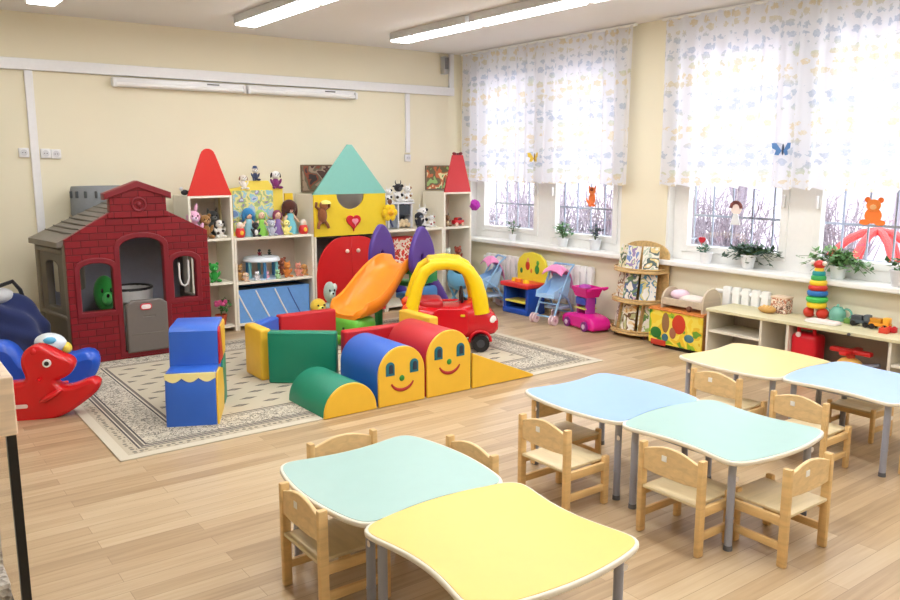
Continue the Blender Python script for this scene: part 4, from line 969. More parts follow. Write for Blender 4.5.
for A_, B_ in zip(rings, rings[1:]):
    for k in range(len(A_)): b.faces.new((A_[k], A_[(k+1) % len(A_)], B_[(k+1) % len(B_)], B_[k]))
b.faces.new(rings[0][::-1]); b.faces.new(rings[-1])
obj('chute', b, OR, sl, 60)
b = new(); box(b, (.60, 0, .115), (.24, .34, .23), .05, 3); box(b, (.60, 0, .04), (.34, .50, .08), .035, 3); obj('base', b, GRN, sl, 60)
b = new(); cyl(b, (.725, .0, .14), (.715, 0, .14), .012); obj('base_bolt', b, plastic(40, 90, 40), sl)
for s in (-1, 1):
    y = s*.235
    leaf = [(-.17, .54), (-.20, .66), (-.17, .79), (-.10, .90), (-.03, .955), (.03, .90), (.10, .78), (.12, .64), (.09, .54)]
    b = new(); P_ = [Vector(p) for p in leaf]
    for _ in range(2): P_ = [q for i in range(len(P_)) for q in (P_[i]*.75+P_[(i+1) % len(P_)]*.25, P_[i]*.25+P_[(i+1) % len(P_)]*.75)]
    plate(b, [tuple(p) for p in P_], .05, 'XZ', (0, y, 0), [circ(-.02, .67, .035, 14, ry=.06)], .014); hdl = obj('handle', b, PU, sl, 60)
    b = new(); tube(b, [(-.08, y, .58), (-.29, y, .34), (-.49, y, .065)], [.06, .065, .06], 10, flat=((0, 1, 0), .5)); obj('ladder_rail', b, PU, sl)
    b = new(); box(b, (.05, y-s*.03, .30), (.07, .05, .58), .015); obj('front_post', b, GR2, sl)
for z, m_ in ((.14, GR2), (.28, plastic(80, 150, 220)), (.42, GR2), (.55, GR2)):
    b = new(); xx = -.50+.44*(z/.58); box(b, (xx+.02, 0, z), (.13, .44, .05), .015); obj('step', b, m_, sl)
for z, m_ in ((.50, GR2), (.37, plastic(80, 150, 220)), (.24, GR2)):
    b = new(); box(b, (-.10, .25, z), (.26, .03, .11), .012); obj('side_board', b, m_, sl)
plush_toy('small white and green plush rabbit sitting behind the slide end', 'soft toy', (3.22, 6.42, RZ), .001, (0, 0, 0)) if False else None
tt = plush_toy('grey and white patterned plush toy behind the slide before the red doors', 'soft toy', (3.62, 6.86, RZ), .52, (176, 196, 186), ear='none', spots=(226, 232, 226)); tt.scale = (.55, .55, 1)
plush_toy('yellow plush chick behind the slide, left of the grey patterned toy', 'soft toy', (3.46, 6.80, RZ), .36, (246, 204, 70), ear='none')
bl = thing('toy_ball', 'dark purple toy ball between the slide and the yellow soft wall', 'ball', (3.66, 5.76, RZ))
b = new(); ell(b, (0, 0, .11), .11, 20); obj('ball', b, plastic(66, 56, 110), bl, 80)
b = new(); torus(b, (0, 0, .11), .107, .007, 'X'); obj('band', b, plastic(200, 40, 60), bl)

# ================================================================ ride-on car
CR = plastic(214, 24, 38, r=.2); CY = plastic(252, 214, 20, r=.28)
cc = thing('ride_on_car', 'red ride-on toy car with yellow roof standing on the rug', 'toy car', (4.085, 5.565, RZ), radians(-32), None, .96)
# body: lofted sections along x (rear -.42 .. front .44)
secs = [(-.42, .17, .15, .33), (-.39, .21, .11, .40), (-.28, .235, .10, .43), (-.10, .24, .10, .40), (.08, .24, .10, .40), (.22, .24, .10, .44), (.34, .225, .11, .40), (.42, .19, .13, .33), (.455, .13, .16, .27)]
b = new(); rings = []
for x, w_, z0, z1 in secs:
    rings.append([b.verts.new((x, w_*(abs(cos(a))**.55)*(1 if cos(a) >= 0 else -1), (z0+z1)/2+(z1-z0)/2*(abs(sin(a))**.6)*(1 if sin(a) >= 0 else -1))) for a in [2*pi*k/24 for k in range(24)]])
for A_, B_ in zip(rings, rings[1:]):
    for k in range(24): b.faces.new((A_[k], A_[(k+1) % 24], B_[(k+1) % 24], B_[k]))
b.faces.new(rings[0][::-1]); b.faces.new(rings[-1]); obj('body', b, CR, cc, 60)
for s in (-1, 1):
    b = new(); plate(b, rrect(-.13, .16, .15, .385, .05), .03, 'XZ', (0, s*.24, 0), (), .012); dd = obj('door', b, CR, cc, 50)
    b = new(); box(b, (.12, s*.262, .33), (.04, .012, .02), .005); obj('door_handle', b, plastic(240, 200, 30), dd)
    ap = [(-.34, .33), (-.315, .45), (-.27, .60), (-.215, .715), (-.13, .772), (-.02, .785), (.09, .772), (.175, .72), (.235, .62), (.275, .48), (.295, .34)]
    b = new(); tube(b, [(x, s*(.215-.03*max(0, z-.5)), z) for x, z in ap], [.062, .058, .052, .052, .05, .05, .052, .058, .066, .07, .072], 14, flat=((0, 1, 0), .72)); obj('roof_pillar', b, CY, cc)
    b = new(); ell(b, (.395, s*.172, .275), (.03, .05, .04), 14, rotz(s*.75)); obj('headlight', b, plastic(250, 246, 240), cc, 80)
    for x in (.28, -.27):
        wy = s*.245
        b = new(); cyl(b, (x, wy-.035, .078), (x, wy+.035, .078), .078, seg=24); wh = obj('wheel', b, BLACK, cc, 40)
        b = new(); cyl(b, (x, wy-.039, .078), (x, wy+.039, .078), .036, seg=18); obj('hub', b, plastic(70, 70, 76), wh)
        b = new(); torus(b, (x, s*.225, .085), .095, .014, 'Y', arc=pi); obj('wheel_arch', b, CR, cc)
b = new(); box(b, (-.02, 0, .80), (.32, .40, .05), .024, 4); obj('roof', b, CY, cc, 60)
b = new(); box(b, (-.16, 0, .36), (.24, .34, .2), .05, 3); obj('seat', b, plastic(190, 20, 34), cc, 60)
b = new(); torus(b, (.13, 0, .46), .085, .014, 'X'); cyl(b, (.13, 0, .46), (.22, 0, .40), .014); obj('steering_wheel', b, BLACK, cc)
for s in (-1, 1): b = new(); ell(b, (-.34, s*.2, .385), (.075, .055, .055), 12); obj('pillar_foot', b, plastic(244, 100, 40), cc, 80)

# ================================================================ doll strollers, toy kitchen, shopping cart
LB = plastic(150, 195, 235); LBF = fabric(160, 200, 238); PKF = fabric(232, 140, 190); PWH = plastic(240, 214, 220)
def stroller(label, loc, rz):
    T = thing('doll_stroller', label, 'doll stroller', loc, rz, 'doll strollers')   # faces -x
    for s in (-1, 1):
        b = new(); tube(b, [(-.17, s*.12, .05), (-.06, s*.12, .28), (.08, s*.12, .52)], .011, 8); obj('front_leg', b, LB, T)
        b = new(); tube(b, [(.18, s*.12, .05), (.06, s*.12, .24), (-.08, s*.12, .33)], .011, 8); obj('rear_leg', b, LB, T)
        for x in (-.17, .18):
            b = new()
            for q in (-.02, .02): cyl(b, (x, s*.12+q-.008, .05), (x, s*.12+q+.008, .05), .05, seg=18)
            wl_ = obj('wheel', b, PWH, T)
            b = new(); cyl(b, (x, s*.12-.032, .05), (x, s*.12+.032, .05), .016); obj('hub', b, plastic(200, 150, 175), wl_)
    b = new(); tube(b, [(.08, -.12, .52), (.15, -.12, .58), (.15, .12, .58), (.08, .12, .52)], .011, 8); obj('push_handle', b, LB, T)
    for p0, p1 in (((-.155, -.12, .075), (-.155, .12, .075)), ((-.10, -.12, .2), (-.10, .12, .2)), ((.15, -.12, .09), (.15, .12, .09))):
        b = new(); cyl(b, p0, p1, .009); obj('crossbar', b, LB, T)
    b = new(); pts_ = [(-.16, .27), (-.10, .255), (.02, .25), (.07, .30), (.12, .47), (.10, .475), (.045, .33), (.0, .28), (-.15, .295)]
    plate(b, pts_, .21, 'XZ', (0, 0, 0), (), .004); obj('seat', b, LBF, T, 50)
    for s in (-1, 1): b = new(); plate(b, [(-.16, .27), (.06, .26), (.11, .44), (.03, .40), (-.06, .36), (-.15, .33)], .012, 'XZ', (0, s*.112, 0), (), .004); obj('side_cloth', b, LBF, T, 50)
    b = new(); A0 = [a for a in [radians(50+q*14) for q in range(10)]]; rings = []
    for rr_ in (.165, .157):
        rings.append([[b.verts.new((.02-rr_*cos(a)*.75, y, .36+rr_*1.4*sin(a)-.05*(y/.125)**2)) for a in A0] for y in (-.125, -.06, 0, .06, .125)])
    for R_, flip in ((rings[0], 0), (rings[1], 1)):
        for i in range(4):
            for k in range(len(A0)-1):
                f_ = (R_[i][k], R_[i+1][k], R_[i+1][k+1], R_[i][k+1]); b.faces.new(f_[::-1] if flip else f_)
    for i in range(4):
        for k in (0, len(A0)-1): b.faces.new((rings[0][i][k], rings[0][i+1][k], rings[1][i+1][k], rings[1][i][k]))
    for k in range(len(A0)-1):
        for i in (0, 4): b.faces.new((rings[0][i][k], rings[0][i][k+1], rings[1][i][k+1], rings[1][i][k]))
    obj('canopy', b, PKF, T, 60)
    b = new(); box(b, (.06, 0, .15), (.2, .2, .03), .01); obj('basket', b, fabric(180, 205, 235), T)
    return T
s1 = stroller('light blue doll stroller with pink canopy right of the yellow toy kitchen', (5.65, 5.84, 0), radians(8))
dup(s1, (5.60, 6.84, 0), radians(-20), 'light blue doll stroller with pink canopy half hidden by the red car')
bbag = thing('toy_carrier', 'sky blue toy carrier with dark green opening behind the red car', 'toy carrier', (5.34, 7.03, 0))
b = new(); ell(b, (0, 0, .36), (.13, .17, .16), 18, roty(.4)); obj('shell', b, plastic(110, 180, 222), bbag, 80)
b = new(); ell(b, (-.05, -.06, .44), (.07, .1, .06), 12, roty(.4)); obj('opening', b, plastic(30, 84, 70), bbag, 80)
for s in (-1, 1): b = new(); tube(b, [(.08, s*.1, .25), (.0, s*.11, .12), (-.1, s*.12, .0)], .014, 8); obj('leg', b, plastic(120, 180, 220), bbag); b = new(); tube(b, [(-.08, s*.1, .27), (.0, s*.11, .12), (.12, s*.12, .0)], .014, 8); obj('leg', b, plastic(120, 180, 220), bbag)
tk = thing('toy_kitchen', 'toy kitchen with yellow back board, red counter and blue cabinet', 'toy kitchen', (5.73, 6.40, 0))   # faces -x
BK = plastic(34, 84, 190)
b = new(); box(b, (0, .0, .03), (.26, .40, .06), .01)
for s in (-1, 1): box(b, (0, s*.18, .16), (.24, .05, .26), .012)
box(b, (.09, 0, .17), (.03, .36, .26)); obj('cabinet', b, BK, tk, 40)
b = new(); box(b, (-.03, 0, .135), (.2, .32, .02), .004); obj('shelf', b, plastic(236, 226, 90), tk)
b = new(); box(b, (-.01, .0, .315), (.30, .44, .05), .018, 3); obj('counter', b, plastic(222, 46, 44), tk, 50)
for k, (x, y, c) in enumerate([(-.06, -.1, (250, 210, 40)), (-.07, .02, (246, 120, 40)), (-.03, .12, (250, 210, 40))]):
    b = new(); cyl(b, (x, y, .34), (x, y, .375), .035, .03); obj('dish', b, plastic(*c), tk)
ol = [(-.22, .34), (.22, .34), (.225, .5), (.20, .57), (.12, .625), (0, .645), (-.12, .625), (-.2, .57), (-.225, .5)]
b = new(); P_ = [Vector(p) for p in ol]; plate(b, [tuple(p) for p in P_], .03, 'YZ', (.12, 0, 0), (), .008); bb_ = obj('back_board', b, plastic(244, 230, 66), tk, 50)
for y, z, c, r_ in ((.06, .50, (206, 60, 40), .05), (.055, .56, (236, 170, 120), .028), (-.09, .47, (60, 150, 60), .05), (-.1, .54, (90, 170, 70), .03), (.16, .44, (40, 130, 70), .03), (.0, .45, (240, 150, 60), .025)):
    b = new(); ell(b, (.104, y, z), (.008, r_*.7, r_), 12); obj('picture', b, paint(*c), bb_, 80)
MG = plastic(226, 30, 150, r=.25); MG2 = plastic(176, 60, 170)
ca = thing('toy_cart', 'magenta toy shopping trolley on a car-shaped base by the book stand', 'toy trolley', (5.68, 5.42, 0), radians(78))   # local x: along
puffy('base', [(-.24, .05), (-.22, .105), (-.1, .125), (.05, .115), (.22, .10), (.25, .07), (.24, .035), (-.22, .035)], .23, MG, ca, .03)
for sx in (-.15, .15):
    for s in (-1, 1):
        b = new(); cyl(b, (sx, s*.10, .048), (sx, s*.135, .048), .048, seg=18); w__ = obj('wheel', b, plastic(130, 40, 130), ca)
        b = new(); cyl(b, (sx, s*.10, .048), (sx, s*.14, .048), .024, seg=14); obj('hub', b, plastic(214, 190, 214), w__)
b = new(); box(b, (.0, -.121, .09), (.26, .006, .03), .003); obj('stripe', b, plastic(244, 200, 120), ca)
for sx in (-.06, .09):
    b = new(); box(b, (sx, 0, .23), (.035, .1, .2), .01); obj('post', b, MG2, ca)
b = new(); box(b, (.015, 0, .20), (.17, .14, .012)); obj('shelf', b, plastic(232, 226, 120), ca)
b = new(); box(b, (.015, 0, .27), (.15, .15, .07), .012); obj('toy_drawer', b, plastic(60, 80, 180), ca)
b = new()
lathe(b, (0, 0, 0), [(.09, .315), (.12, .40), (.125, .41), (.112, .41), (.085, .325), (0, .322)], 4, rotz(pi/4)); bmesh.ops.transform(b, matrix=Matrix.Diagonal((1.5, 1.15, 1, 1)), verts=b.verts); obj('basket', b, MG, ca, 0)
b = new(); tube(b, [(-.15, -.09, .395), (-.21, -.09, .42), (-.21, .09, .42), (-.15, .09, .395)], .013, 8); obj('handle', b, MG, ca)
b = new(); ell(b, (.04, 0, .40), (.07, .06, .03), 12); obj('phone', b, MG2, ca)

# ================================================================ book stand
BW = wood((216, 180, 122)); 
bs = thing('book_stand', 'three-tier wooden book stand with rounded shelves beside the window', 'book stand', (5.92, 4.90, 0))   # front towards -x
HWD = .27
for z, d_ in ((.045, .30), (.335, .295), (.615, .27)):
    o_ = [(0, -HWD), (0, HWD)]+[(-d_*abs(cos(a))**.6, HWD*sin(a)) for a in [pi/2-pi*k/18 for k in range(0, 19)]]
    b = new(); plate(b, o_, .018, 'XY', (0, 0, z), (), .003); obj('shelf', b, BW, bs, 30)
    b = new(); P_ = [(-d_*abs(cos(a))**.6, HWD*sin(a), z+.03) for a in [pi/2-.1-(pi-.2)*k/18 for k in range(19)]]; tube(b, P_, .006, 6); obj('lip', b, BW, bs)
b = new(); plate(b, [(-HWD, .02), (HWD, .02), (HWD, .78)]+[(HWD*cos(a)*.98, .78+.105*sin(a)) for a in [pi*k/14 for k in range(1, 14)]]+[(-HWD, .78)], .018, 'YZ', (-.012, 0, 0), (), .003); obj('back_panel', b, BW, bs, 0)
for s in (-1, 1):
    b = new(); plate(b, [(-.24, .05), (-.02, .05), (-.02, .80), (-.08, .78)], .014, 'XZ', (0, s*.13, 0), (), .003); obj('divider', b, BW, bs, 0)
    b = new(); cyl(b, (-.2, s*.17, 0), (-.2, s*.17, .04), .02); obj('foot', b, plastic(80, 60, 50), bs)
    b = new(); cyl(b, (-.04, s*.22, 0), (-.04, s*.22, .04), .02); obj('foot', b, plastic(80, 60, 50), bs)
BCOL = [([(235, 230, 220), (150, 190, 120), (235, 225, 190), (90, 110, 80)], 'white and green picture book on the top tier of the book stand, left'), ([(230, 235, 240), (120, 150, 210), (160, 140, 190), (220, 230, 180)], 'blue and lilac picture book in the middle of the top tier'), ([(235, 235, 225), (190, 205, 190), (90, 110, 110), (230, 210, 150)], 'pale grey picture book on the right of the top tier'),
        ([(240, 225, 205), (215, 180, 130), (150, 110, 80), (235, 235, 220)], 'beige picture book on the middle tier of the stand, left'), ([(90, 110, 150), (120, 150, 110), (205, 170, 200), (70, 90, 120)], 'dark blue and green picture book in the middle of the middle tier'), ([(150, 190, 220), (235, 235, 235), (90, 150, 190), (220, 210, 140)], 'light blue picture book on the right of the middle tier'),
        ([(235, 225, 195), (180, 190, 150), (150, 130, 110), (220, 220, 200)], 'cream picture book on the bottom tier of the stand, left'), ([(205, 150, 80), (235, 215, 170), (120, 90, 60), (190, 190, 140)], 'orange brown picture book in the middle of the bottom tier'), ([(170, 200, 120), (235, 235, 210), (110, 150, 80), (225, 225, 160)], 'green picture book on the right of the bottom tier')]
k = 0
for z, r_ in ((.626, .205), (.346, .225), (.056, .235)):
    for a in (28, 0, -28):
        ar = radians(a); cols_, l_ = BCOL[k]
        dy = .165 if a > 0 else (-.165 if a < 0 else 0)
        dx = -r_ if a == 0 else -r_+.055
        B_ = thing('picture_book', l_, 'book', (5.92+dx, 4.90+dy, z), -ar*.8, 'picture books on the stand')
        hh = .215 if z > .6 else .24
        rt = roty(.16)
        b = new(); box(b, (0.02, 0, hh/2+.006), (.014, .15, hh), .002, 1, rt); obj('cover', b, patches('book_print_%d' % k, [(242, 238, 230), cols_[0], cols_[1], (240, 236, 226), cols_[2], cols_[3], (238, 236, 230)], 9, .35, k+1), B_, 0)
        b = new(); box(b, (0.0215, .0, hh/2+.007), (.010, .146, hh+.003), 0, 1, rt); obj('pages', b, paint(240, 236, 224), B_, 0)
        k += 1

# ================================================================ picture-front cabinet and doll cradle
pc = thing('toy_chest', 'low toy chest with a bright yellow and green painted front', 'toy chest', (5.735, 4.28, 0))
b = new(); box(b, (-.025, 0, .195), (.24, .56, .30), .004); obj('body', b, wood((196, 140, 80)), pc, 0)
b = new(); box(b, (-.151, 0, .185), (.012, .56, .30), .004); fp = obj('painted_front', b, patches('meadow_print', [(60, 140, 50), (150, 190, 50), (244, 214, 60), (246, 224, 90), (236, 196, 50), (110, 165, 55)], 7, .35, 5), pc, 0)
for y, z, c, ry, rz_ in ((-.04, .235, (206, 60, 34), .07, .085), (.10, .23, (150, 110, 70), .04, .09), (.02, .15, (170, 110, 80), .035, .05), (-.15, .13, (80, 130, 140), .05, .035), (.2, .13, (40, 120, 50), .06, .05), (.1, .1, (60, 110, 130), .035, .035)):
    b = new(); ell(b, (-.158, y, z), (.004, ry, rz_), 14); obj('painted_figure', b, paint(*c), fp, 80)
b = new(); box(b, (-.157, 0, .338), (.02, .58, .014), .004); box(b, (-.025, 0, .349), (.25, .57, .008)); obj('top_edge', b, wood((222, 140, 70)), pc, 0)
b = new(); box(b, (-.03, 0, .025), (.2, .5, .05)); obj('plinth', b, plain((50, 40, 36), .7), pc, 0)
b = new(); box(b, (-.158, .17, .045), (.012, .16, .05), .01); obj('red_fringe', b, paint(200, 60, 40), pc)
cr = thing('doll_cradle', 'pale wooden doll cradle with rounded ends on the painted toy chest', 'doll cradle', (5.735, 4.25, .353))
CB = wood((206, 190, 166), .9)
for y, h_ in ((-.21, .20), (.21, .17)):
    b = new(); plate(b, [(-.12, .0), (.12, .0), (.12, h_*.4)]+[(.12*cos(a), h_*.4+h_*.6*sin(a)) for a in [pi*q/14 for q in range(1, 14)]]+[(-.12, h_*.4)], .018, 'XZ', (0, y, 0), (), .004); obj('end_board', b, CB, cr, 40)
for s in (-1, 1): b = new(); box(b, (s*.108, 0, .06), (.014, .40, .06), .003); obj('side_rail', b, CB, cr, 0)
b = new(); box(b, (0, 0, .055), (.19, .39, .04), .015); obj('mattress', b, fabric(236, 226, 214), cr)
b = new(); ell(b, (0, .11, .115), (.085, .085, .045), 14); obj('pillow', b, fabric(238, 206, 222), cr, 80)
b = new(); ell(b, (-.0, -.02, .09), (.09, .13, .035), 14); obj('blanket', b, fabric(240, 224, 214), cr, 80)
bb2 = obj('ball', ell(new(), (0, 0, 0), .026, 14), plastic(110, 64, 40), None, 80, (5.60, 4.16, .353+.026)); tag(bb2, 'small brown ball on the front edge of the painted toy chest', 'ball')

# ================================================================ low toy cabinet under the window
LC = thing('low_cabinet', 'long low pale cabinet with open compartments under the near window', 'cabinet', (5.69, 2.97, 0))   # local y: along wall
GW = wood((216, 208, 170), .9, (20, 2, 20)); LW = paint(226, 218, 202)
y0c, y1c = -.97, .955
b = new(); box(b, (0, (y0c+y1c)/2, .4235), (.38, y1c-y0c, .024), .004); obj('worktop', b, GW, LC, 0)
for y in (.94, .46, .24, -.505, -.955):
    b = new(); box(b, (.0, y, .206), (.35, .02, .41)); obj('divider', b, LW, LC, 0)
b = new(); box(b, (.172, (y0c+y1c)/2, .206), (.012, y1c-y0c-.06, .40)); obj('back_panel', b, paint(176, 160, 146), LC, 0)
b = new(); box(b, (0, (y0c+y1c)/2, .03), (.33, y1c-y0c-.06, .02)); obj('bottom_panel', b, LW, LC, 0)
b = new(); box(b, (-.005, .70, .25), (.33, .455, .018)); obj('shelf', b, LW, LC, 0)
b = new(); box(b, (-.005, -.73, .25), (.33, .425, .018)); obj('shelf', b, LW, LC, 0)
b = new(); cyl(b, (-.188, -.23, .42), (-.2, -.23, .42), .012); obj('button', b, plastic(90, 90, 92), LC)
ZT = .436
def on(x, y): return (x, y, ZT)
bo = thing('toy_bread', 'brown toy bread loaf in front of the patterned box on the low cabinet', 'toy food', on(5.70, 3.50)); b = new(); ell(b, (0, 0, .03), (.045, .075, .03), 14); obj('loaf', b, plain((206, 160, 90), .7, 'crust', .15), bo, 80)
b = new()
for q in (-.03, 0, .03): tube(b, [(-.03, q, .05), (0, q, .0615), (.03, q, .05)], .004, 6); 
obj('scoring', b, plain((236, 206, 150), .7, 'crust'), bo)
pbx = thing('patterned_box', 'small box with brown and white pattern on the low cabinet', 'box', on(5.80, 3.44)); b = new(); box(b, (0, 0, .06), (.10, .13, .12), .004); obj('box', b, patches('floral_print', [(230, 210, 190), (190, 120, 90), (240, 228, 210), (120, 80, 60), (232, 200, 180)], 30, .5, 4), pbx, 0)
b = new(); box(b, (0, 0, .125), (.106, .136, .014), .003); obj('lid', b, paint(226, 200, 176), pbx, 0)
sk = thing('stacking_rings', 'tall rainbow stacking ring tower with a red topped cap on the cabinet', 'stacking toy', on(5.80, 3.155))
for (z, r_, c) in [(.045, 0, 0), (.105, .072, (246, 206, 40)), (.148, .078, (76, 196, 90)), (.195, .074, (36, 110, 180)), (.236, .068, (204, 50, 40)), (.274, .062, (250, 210, 50)), (.310, .054, (60, 168, 90)), (.342, .047, (30, 150, 150)), (.370, .034, (250, 206, 60))]:
    if r_: b = new(); lathe(b, (0, 0, z), [(r_*.5, -.022), (r_*.86, -.022), (r_, -.010), (r_, .010), (r_*.86, .021), (r_*.5, .021)], 24); obj('ring', b, plastic(*c), sk, 60)
for s in (-1, 1): b = new(); ell(b, (0, s*.052, .042), (.055, .044, .042), 14); obj('foot', b, plastic(204, 52, 32), sk, 80)
b = new(); cyl(b, (0, 0, .03), (0, 0, .385), .016); obj('pole', b, plastic(236, 230, 220), sk)
b = new(); ell(b, (0, 0, .41), (.042, .042, .036), 14); hd = obj('head', b, plastic(206, 50, 40), sk, 80)
for s in (-1, 1): b = new(); ell(b, (-.015, s*.046, .425), .018, 10); obj('ear', b, plastic(240, 226, 214), hd, 80)
tp = thing('toy_teapot', 'translucent mint green toy teapot beside the stacking rings', 'toy teapot', on(5.84, 3.01))
t = NT('mint_plastic', .15); t.b.inputs['Base Color'].default_value = (*s2l((150, 226, 206)), 1); t.b.inputs['Transmission Weight'].default_value = .5; MINT = t.m
b = new(); lathe(b, (0, 0, 0), [(.05, 0), (.062, .03), (.058, .07), (.035, .1), (.03, .105), (0, .108)], 20); obj('body', b, MINT, tp, 60)
b = new(); torus(b, (0, -.07, .06), .036, .008, 'X'); obj('handle', b, MINT, tp)
b = new(); cyl(b, (0, .05, .05), (0, .10, .09), .014, .008); obj('spout', b, MINT, tp)
b = new(); ell(b, (0, 0, .115), .012, 8); obj('lid_knob', b, MINT, tp)
for l, n_, x, y, c, f in [('green toy brick behind the dark toy car on the low cabinet', 'toy_brick', 5.80, 2.90, (110, 150, 70), 0), ('dark grey toy truck on the low cabinet', 'toy_truck', 5.78, 2.80, (72, 82, 90), 1), ('yellow and orange toy truck on the low cabinet', 'toy_truck', 5.77, 2.66, (240, 160, 40), 1), ('red toy lorry at the right end of the low cabinet', 'toy_truck', 5.82, 2.44, (214, 40, 44), 1), ('small red toy brick between the yellow and red trucks', 'toy_brick', 5.73, 2.56, (206, 44, 48), 0), ('orange red toy brick at the cabinet front by the red lorry', 'toy_brick', 5.66, 2.58, (222, 70, 50), 0)]:
    T = thing(n_, l, 'toy truck' if f else 'toy brick', on(x, y))
    if f:
        b = new(); box(b, (0, 0, .035), (.06, .14, .025), .006); obj('chassis', b, plastic(*c), T)
        b = new(); box(b, (0, -.045, .068), (.055, .045, .045), .01); obj('cab', b, plastic(*tuple(min(255, v+20) for v in c)), T)
        b = new(); box(b, (0, .025, .06), (.058, .08, .035), .006); obj('load_bed', b, plastic(*tuple(int(v*.85) for v in c)), T)
        for sx in (-1, 1):
            for sy in (-1, 1): b = new(); cyl(b, (sx*.024, sy*.045, .02), (sx*.036, sy*.045, .02), .02); obj('wheel', b, BLACK, T)
    else:
        b = new(); box(b, (0, 0, .018), (.04, .06, .036), .003); obj('block', b, plastic(*c), T)
        b = new()
        for q in (-.015, .015): cyl(b, (0, q, .036), (0, q, .044), .009)
        obj('studs', b, plastic(*c), T)
wt = thing('toy_tray', 'white toy tray lying on the low cabinet in front of the teapot', 'tray', on(5.66, 3.02)); b = new(); plate(b, rrect(-.06, .06, -.12, .12, .03), .012, 'XY', (0, 0, .007), (), .004); obj('tray', b, plastic(240, 236, 230), wt)
b = new(); tube(b, [(x, y, .016) for x, y in rrect(-.055, .055, -.115, .115, .03)], .005, 6, True); obj('rim', b, plastic(246, 226, 220), wt)
# inside the cabinet
rj = thing('toy_case', 'red plastic toy case with handle inside the low cabinet', 'toy case', (5.62, 3.10, .041), 0, None, 1.2)
b = new(); box(b, (0, 0, .13), (.13, .17, .26), .03, 3); obj('case', b, plastic(208, 20, 40), rj, 60)
b = new(); tube(b, [(-.02, -.05, .25), (-.03, -.05, .30), (-.03, .05, .30), (-.02, .05, .25)], .014, 8); obj('handle', b, plastic(220, 30, 48), rj)
b = new(); cyl(b, (-.062, .03, .255), (-.07, .03, .255), .016); obj('button', b, plastic(246, 220, 220), rj)
ht = thing('toy_helicopter', 'red topped toy helicopter with yellow body inside the low cabinet', 'toy helicopter', (5.61, 2.77, .041), 0, None, 1.15)
b = new(); ell(b, (0, 0, .10), (.06, .09, .07), 14); obj('body', b, plastic(246, 200, 110), ht, 80)
b = new(); box(b, (0, 0, .02), (.14, .2, .04), .015); obj('base', b, plastic(50, 90, 180), ht)
b = new(); box(b, (0, 0, .205), (.05, .26, .03), .012); box(b, (0, 0, .205), (.22, .05, .025), .012); obj('rotor', b, plastic(214, 40, 40), ht)
b = new(); cyl(b, (0, 0, .15), (0, 0, .2), .025); obj('mast', b, plastic(206, 60, 40), ht)
b = new(); tube(b, [(0, -.07, .11), (0, -.18, .15)], [.03, .012], 8); obj('tail', b, plastic(120, 120, 130), ht)

# ================================================================ window sill plants and hanging figures
ZS = SZ+.034
potted('potted_plant', 'small sparse plant in a white pot at the left of the far window sill', (5.965, 6.87, ZS), (238, 240, 244), .045, .075, (74, 112, 80), 40, (.05, .09), .04, 11, leafs=.04, lift=.11)
potted('potted_plant', 'bushy light green plant in a white pot in the middle of the far sill', (5.965, 6.06, ZS), (236, 240, 244), .06, .09, (112, 158, 112), 90, (.08, .17), .05, 12, leafs=.05, lift=.11)
potted('potted_plant', 'dark spiky plant in a white pot at the right of the far sill', (5.965, 5.60, ZS), (232, 236, 242), .06, .11, (70, 80, 96), 55, (.06, .11), .02, 13, leafs=.05, lift=.10)
potted('potted_plant', 'dark trailing plant in a white pot on the near window sill', (5.955, 3.86, ZS), (240, 242, 244), .062, .115, (58, 86, 66), 230, (.075, .34), .16, 14, leafs=.055, lift=.055)
potted('potted_plant', 'green trailing plant behind the stacking rings on the near sill', (5.95, 3.09, ZS), (226, 232, 230), .06, .10, (106, 150, 92), 260, (.075, .34), .15, 15, leafs=.055, lift=.085)
potted('potted_plant', 'plant in a pale grey pot at the right picture edge on the sill', (5.93, 2.62, ZS), (218, 218, 222), .075, .12, (66, 110, 60), 50, (.08, .14), .02, 16, leafs=.05, lift=.06)
hp = potted('potted_plant', 'white pot with a red heart on a stick at the left of the near sill', (5.95, 4.27, ZS), (240, 240, 244), .055, .10, (70, 110, 90), 30, (.06, .09), .02, 17, leafs=.045, lift=.03)
b = new(); cyl(b, (0, .03, .08), (0, .05, .18), .003); obj('stick', b, paint(220, 220, 220), hp)
b = new(); plate(b, heart(.034), .012, 'YZ', (0, .05, .20), (), .004); obj('heart', b, paint(190, 34, 52), hp)
XG = XR+.062
def figure(name, label, cat, y, z, parts, x=XG):
    T = thing(name, label, cat, (x, y, z))
    for nm, pts, c, off in parts:
        b = new(); plate(b, [(-p[0], p[1]) for p in pts], .008, 'YZ', (-off, 0, 0), (), .002); obj(nm, b, plain(c, .7, 'felt'), T, 50)
    b = new(); cyl(b, (0, 0, .05), (0, 0, .40), .0015, seg=6); obj('thread', b, WHITE, T)
    return T
wing = lambda s: [(s*.008, -.01), (s*.05, .05), (s*.085, .05), (s*.08, .01), (s*.05, -.005), (s*.06, -.04), (s*.03, -.045)]
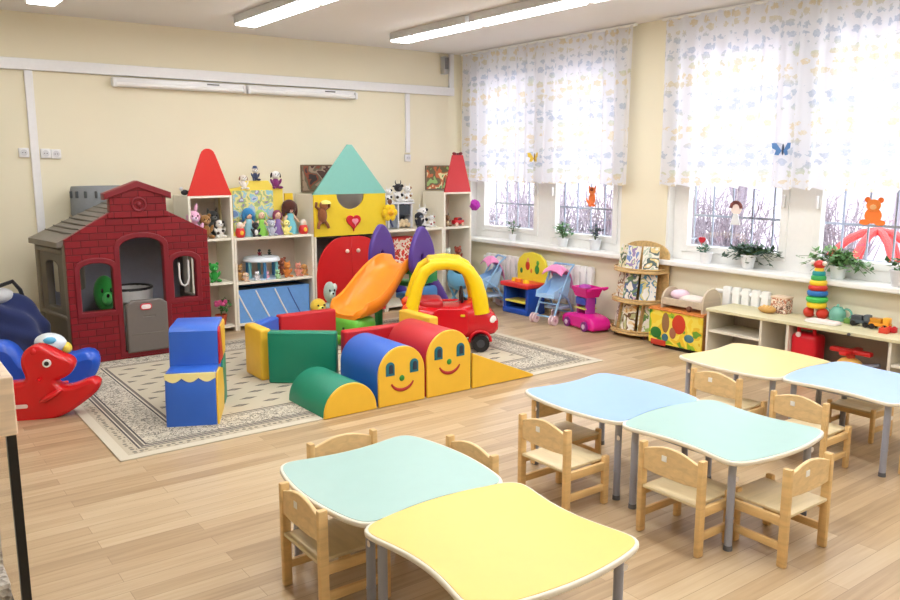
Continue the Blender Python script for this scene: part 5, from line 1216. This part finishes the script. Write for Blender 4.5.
for n_, l, y, z, c, c2 in (('paper_butterfly', 'yellow butterfly on the curtain of the far window', 6.36, 1.66, (236, 200, 70), (140, 110, 60)), ('paper_butterfly', 'blue butterfly on the curtain of the near window', 3.53, 1.705, (84, 130, 190), (60, 70, 96))):
    T = thing(n_, l, 'butterfly', (5.815, y, z), 0, 'paper butterflies')
    for s in (-1, 1): b = new(); plate(b, wing(s), .003, 'YZ', (0, 0, 0), (), 0, rotz(s*.35)); obj('wing', b, plain(c, .6, 'card'), T, 0)
    b = new(); ell(b, (0, 0, 0), (.009, .009, .045), 10); obj('body', b, plain(c2, .6, 'card'), T, 80)
figure('hanging_squirrel', 'orange felt squirrel hanging in the far window', 'hanging figure', 5.705, 1.27, [('body', circ(0, -.025, .042, 16, ry=.06), (244, 130, 70), 0), ('head', circ(.0, .055, .045, 16, ry=.036), (246, 140, 80), .004), ('ear', [(.022, .075), (.05, .11), (.042, .065)], (240, 120, 60), 0), ('ear', [(-.022, .075), (-.05, .11), (-.042, .065)], (240, 120, 60), 0), ('cap', circ(0, .068, .022, 12, ry=.014), (150, 70, 40), .009), ('tail', [(-.03, -.06), (-.085, -.02), (-.07, -.06), (-.04, -.085)], (240, 120, 60), .0), ('foot', circ(.025, -.09, .022, 10, ry=.012), (240, 120, 60), .004), ('foot', circ(-.02, -.092, .022, 10, ry=.012), (240, 120, 60), .004)])
figure('hanging_bear', 'orange felt bear hanging in the near window', 'hanging figure', 2.895, 1.255, [('body', circ(0, -.035, .062, 18, ry=.058), (246, 126, 50), 0), ('head', circ(0, .04, .052, 18, ry=.044), (248, 140, 60), .004), ('ear', circ(.048, .08, .02, 10), (240, 116, 44), 0), ('ear', circ(-.048, .08, .02, 10), (240, 116, 44), 0), ('leg', circ(.055, -.085, .04, 12, ry=.02), (246, 126, 50), .004), ('leg', circ(-.055, -.085, .04, 12, ry=.02), (246, 126, 50), .004), ('muzzle', circ(0, .028, .022, 12, ry=.017), (252, 190, 130), .009)])
figure('hanging_doll', 'felt girl with a brown bob hanging in the near window', 'hanging figure', 4.04, 1.225, [('face', circ(0, -.005, .05, 18), (240, 222, 214), 0), ('hair', [(.062*cos(a), .0+.062*sin(a)) for a in [pi*k/12 for k in range(13)]]+[(.036*cos(a), .0+.036*sin(a)) for a in [pi*(12-k)/12 for k in range(13)]], (120, 70, 66), .006), ('dress', [(-.045, -.14), (.045, -.14), (.02, -.05), (-.02, -.05)], (230, 232, 236), .003)])
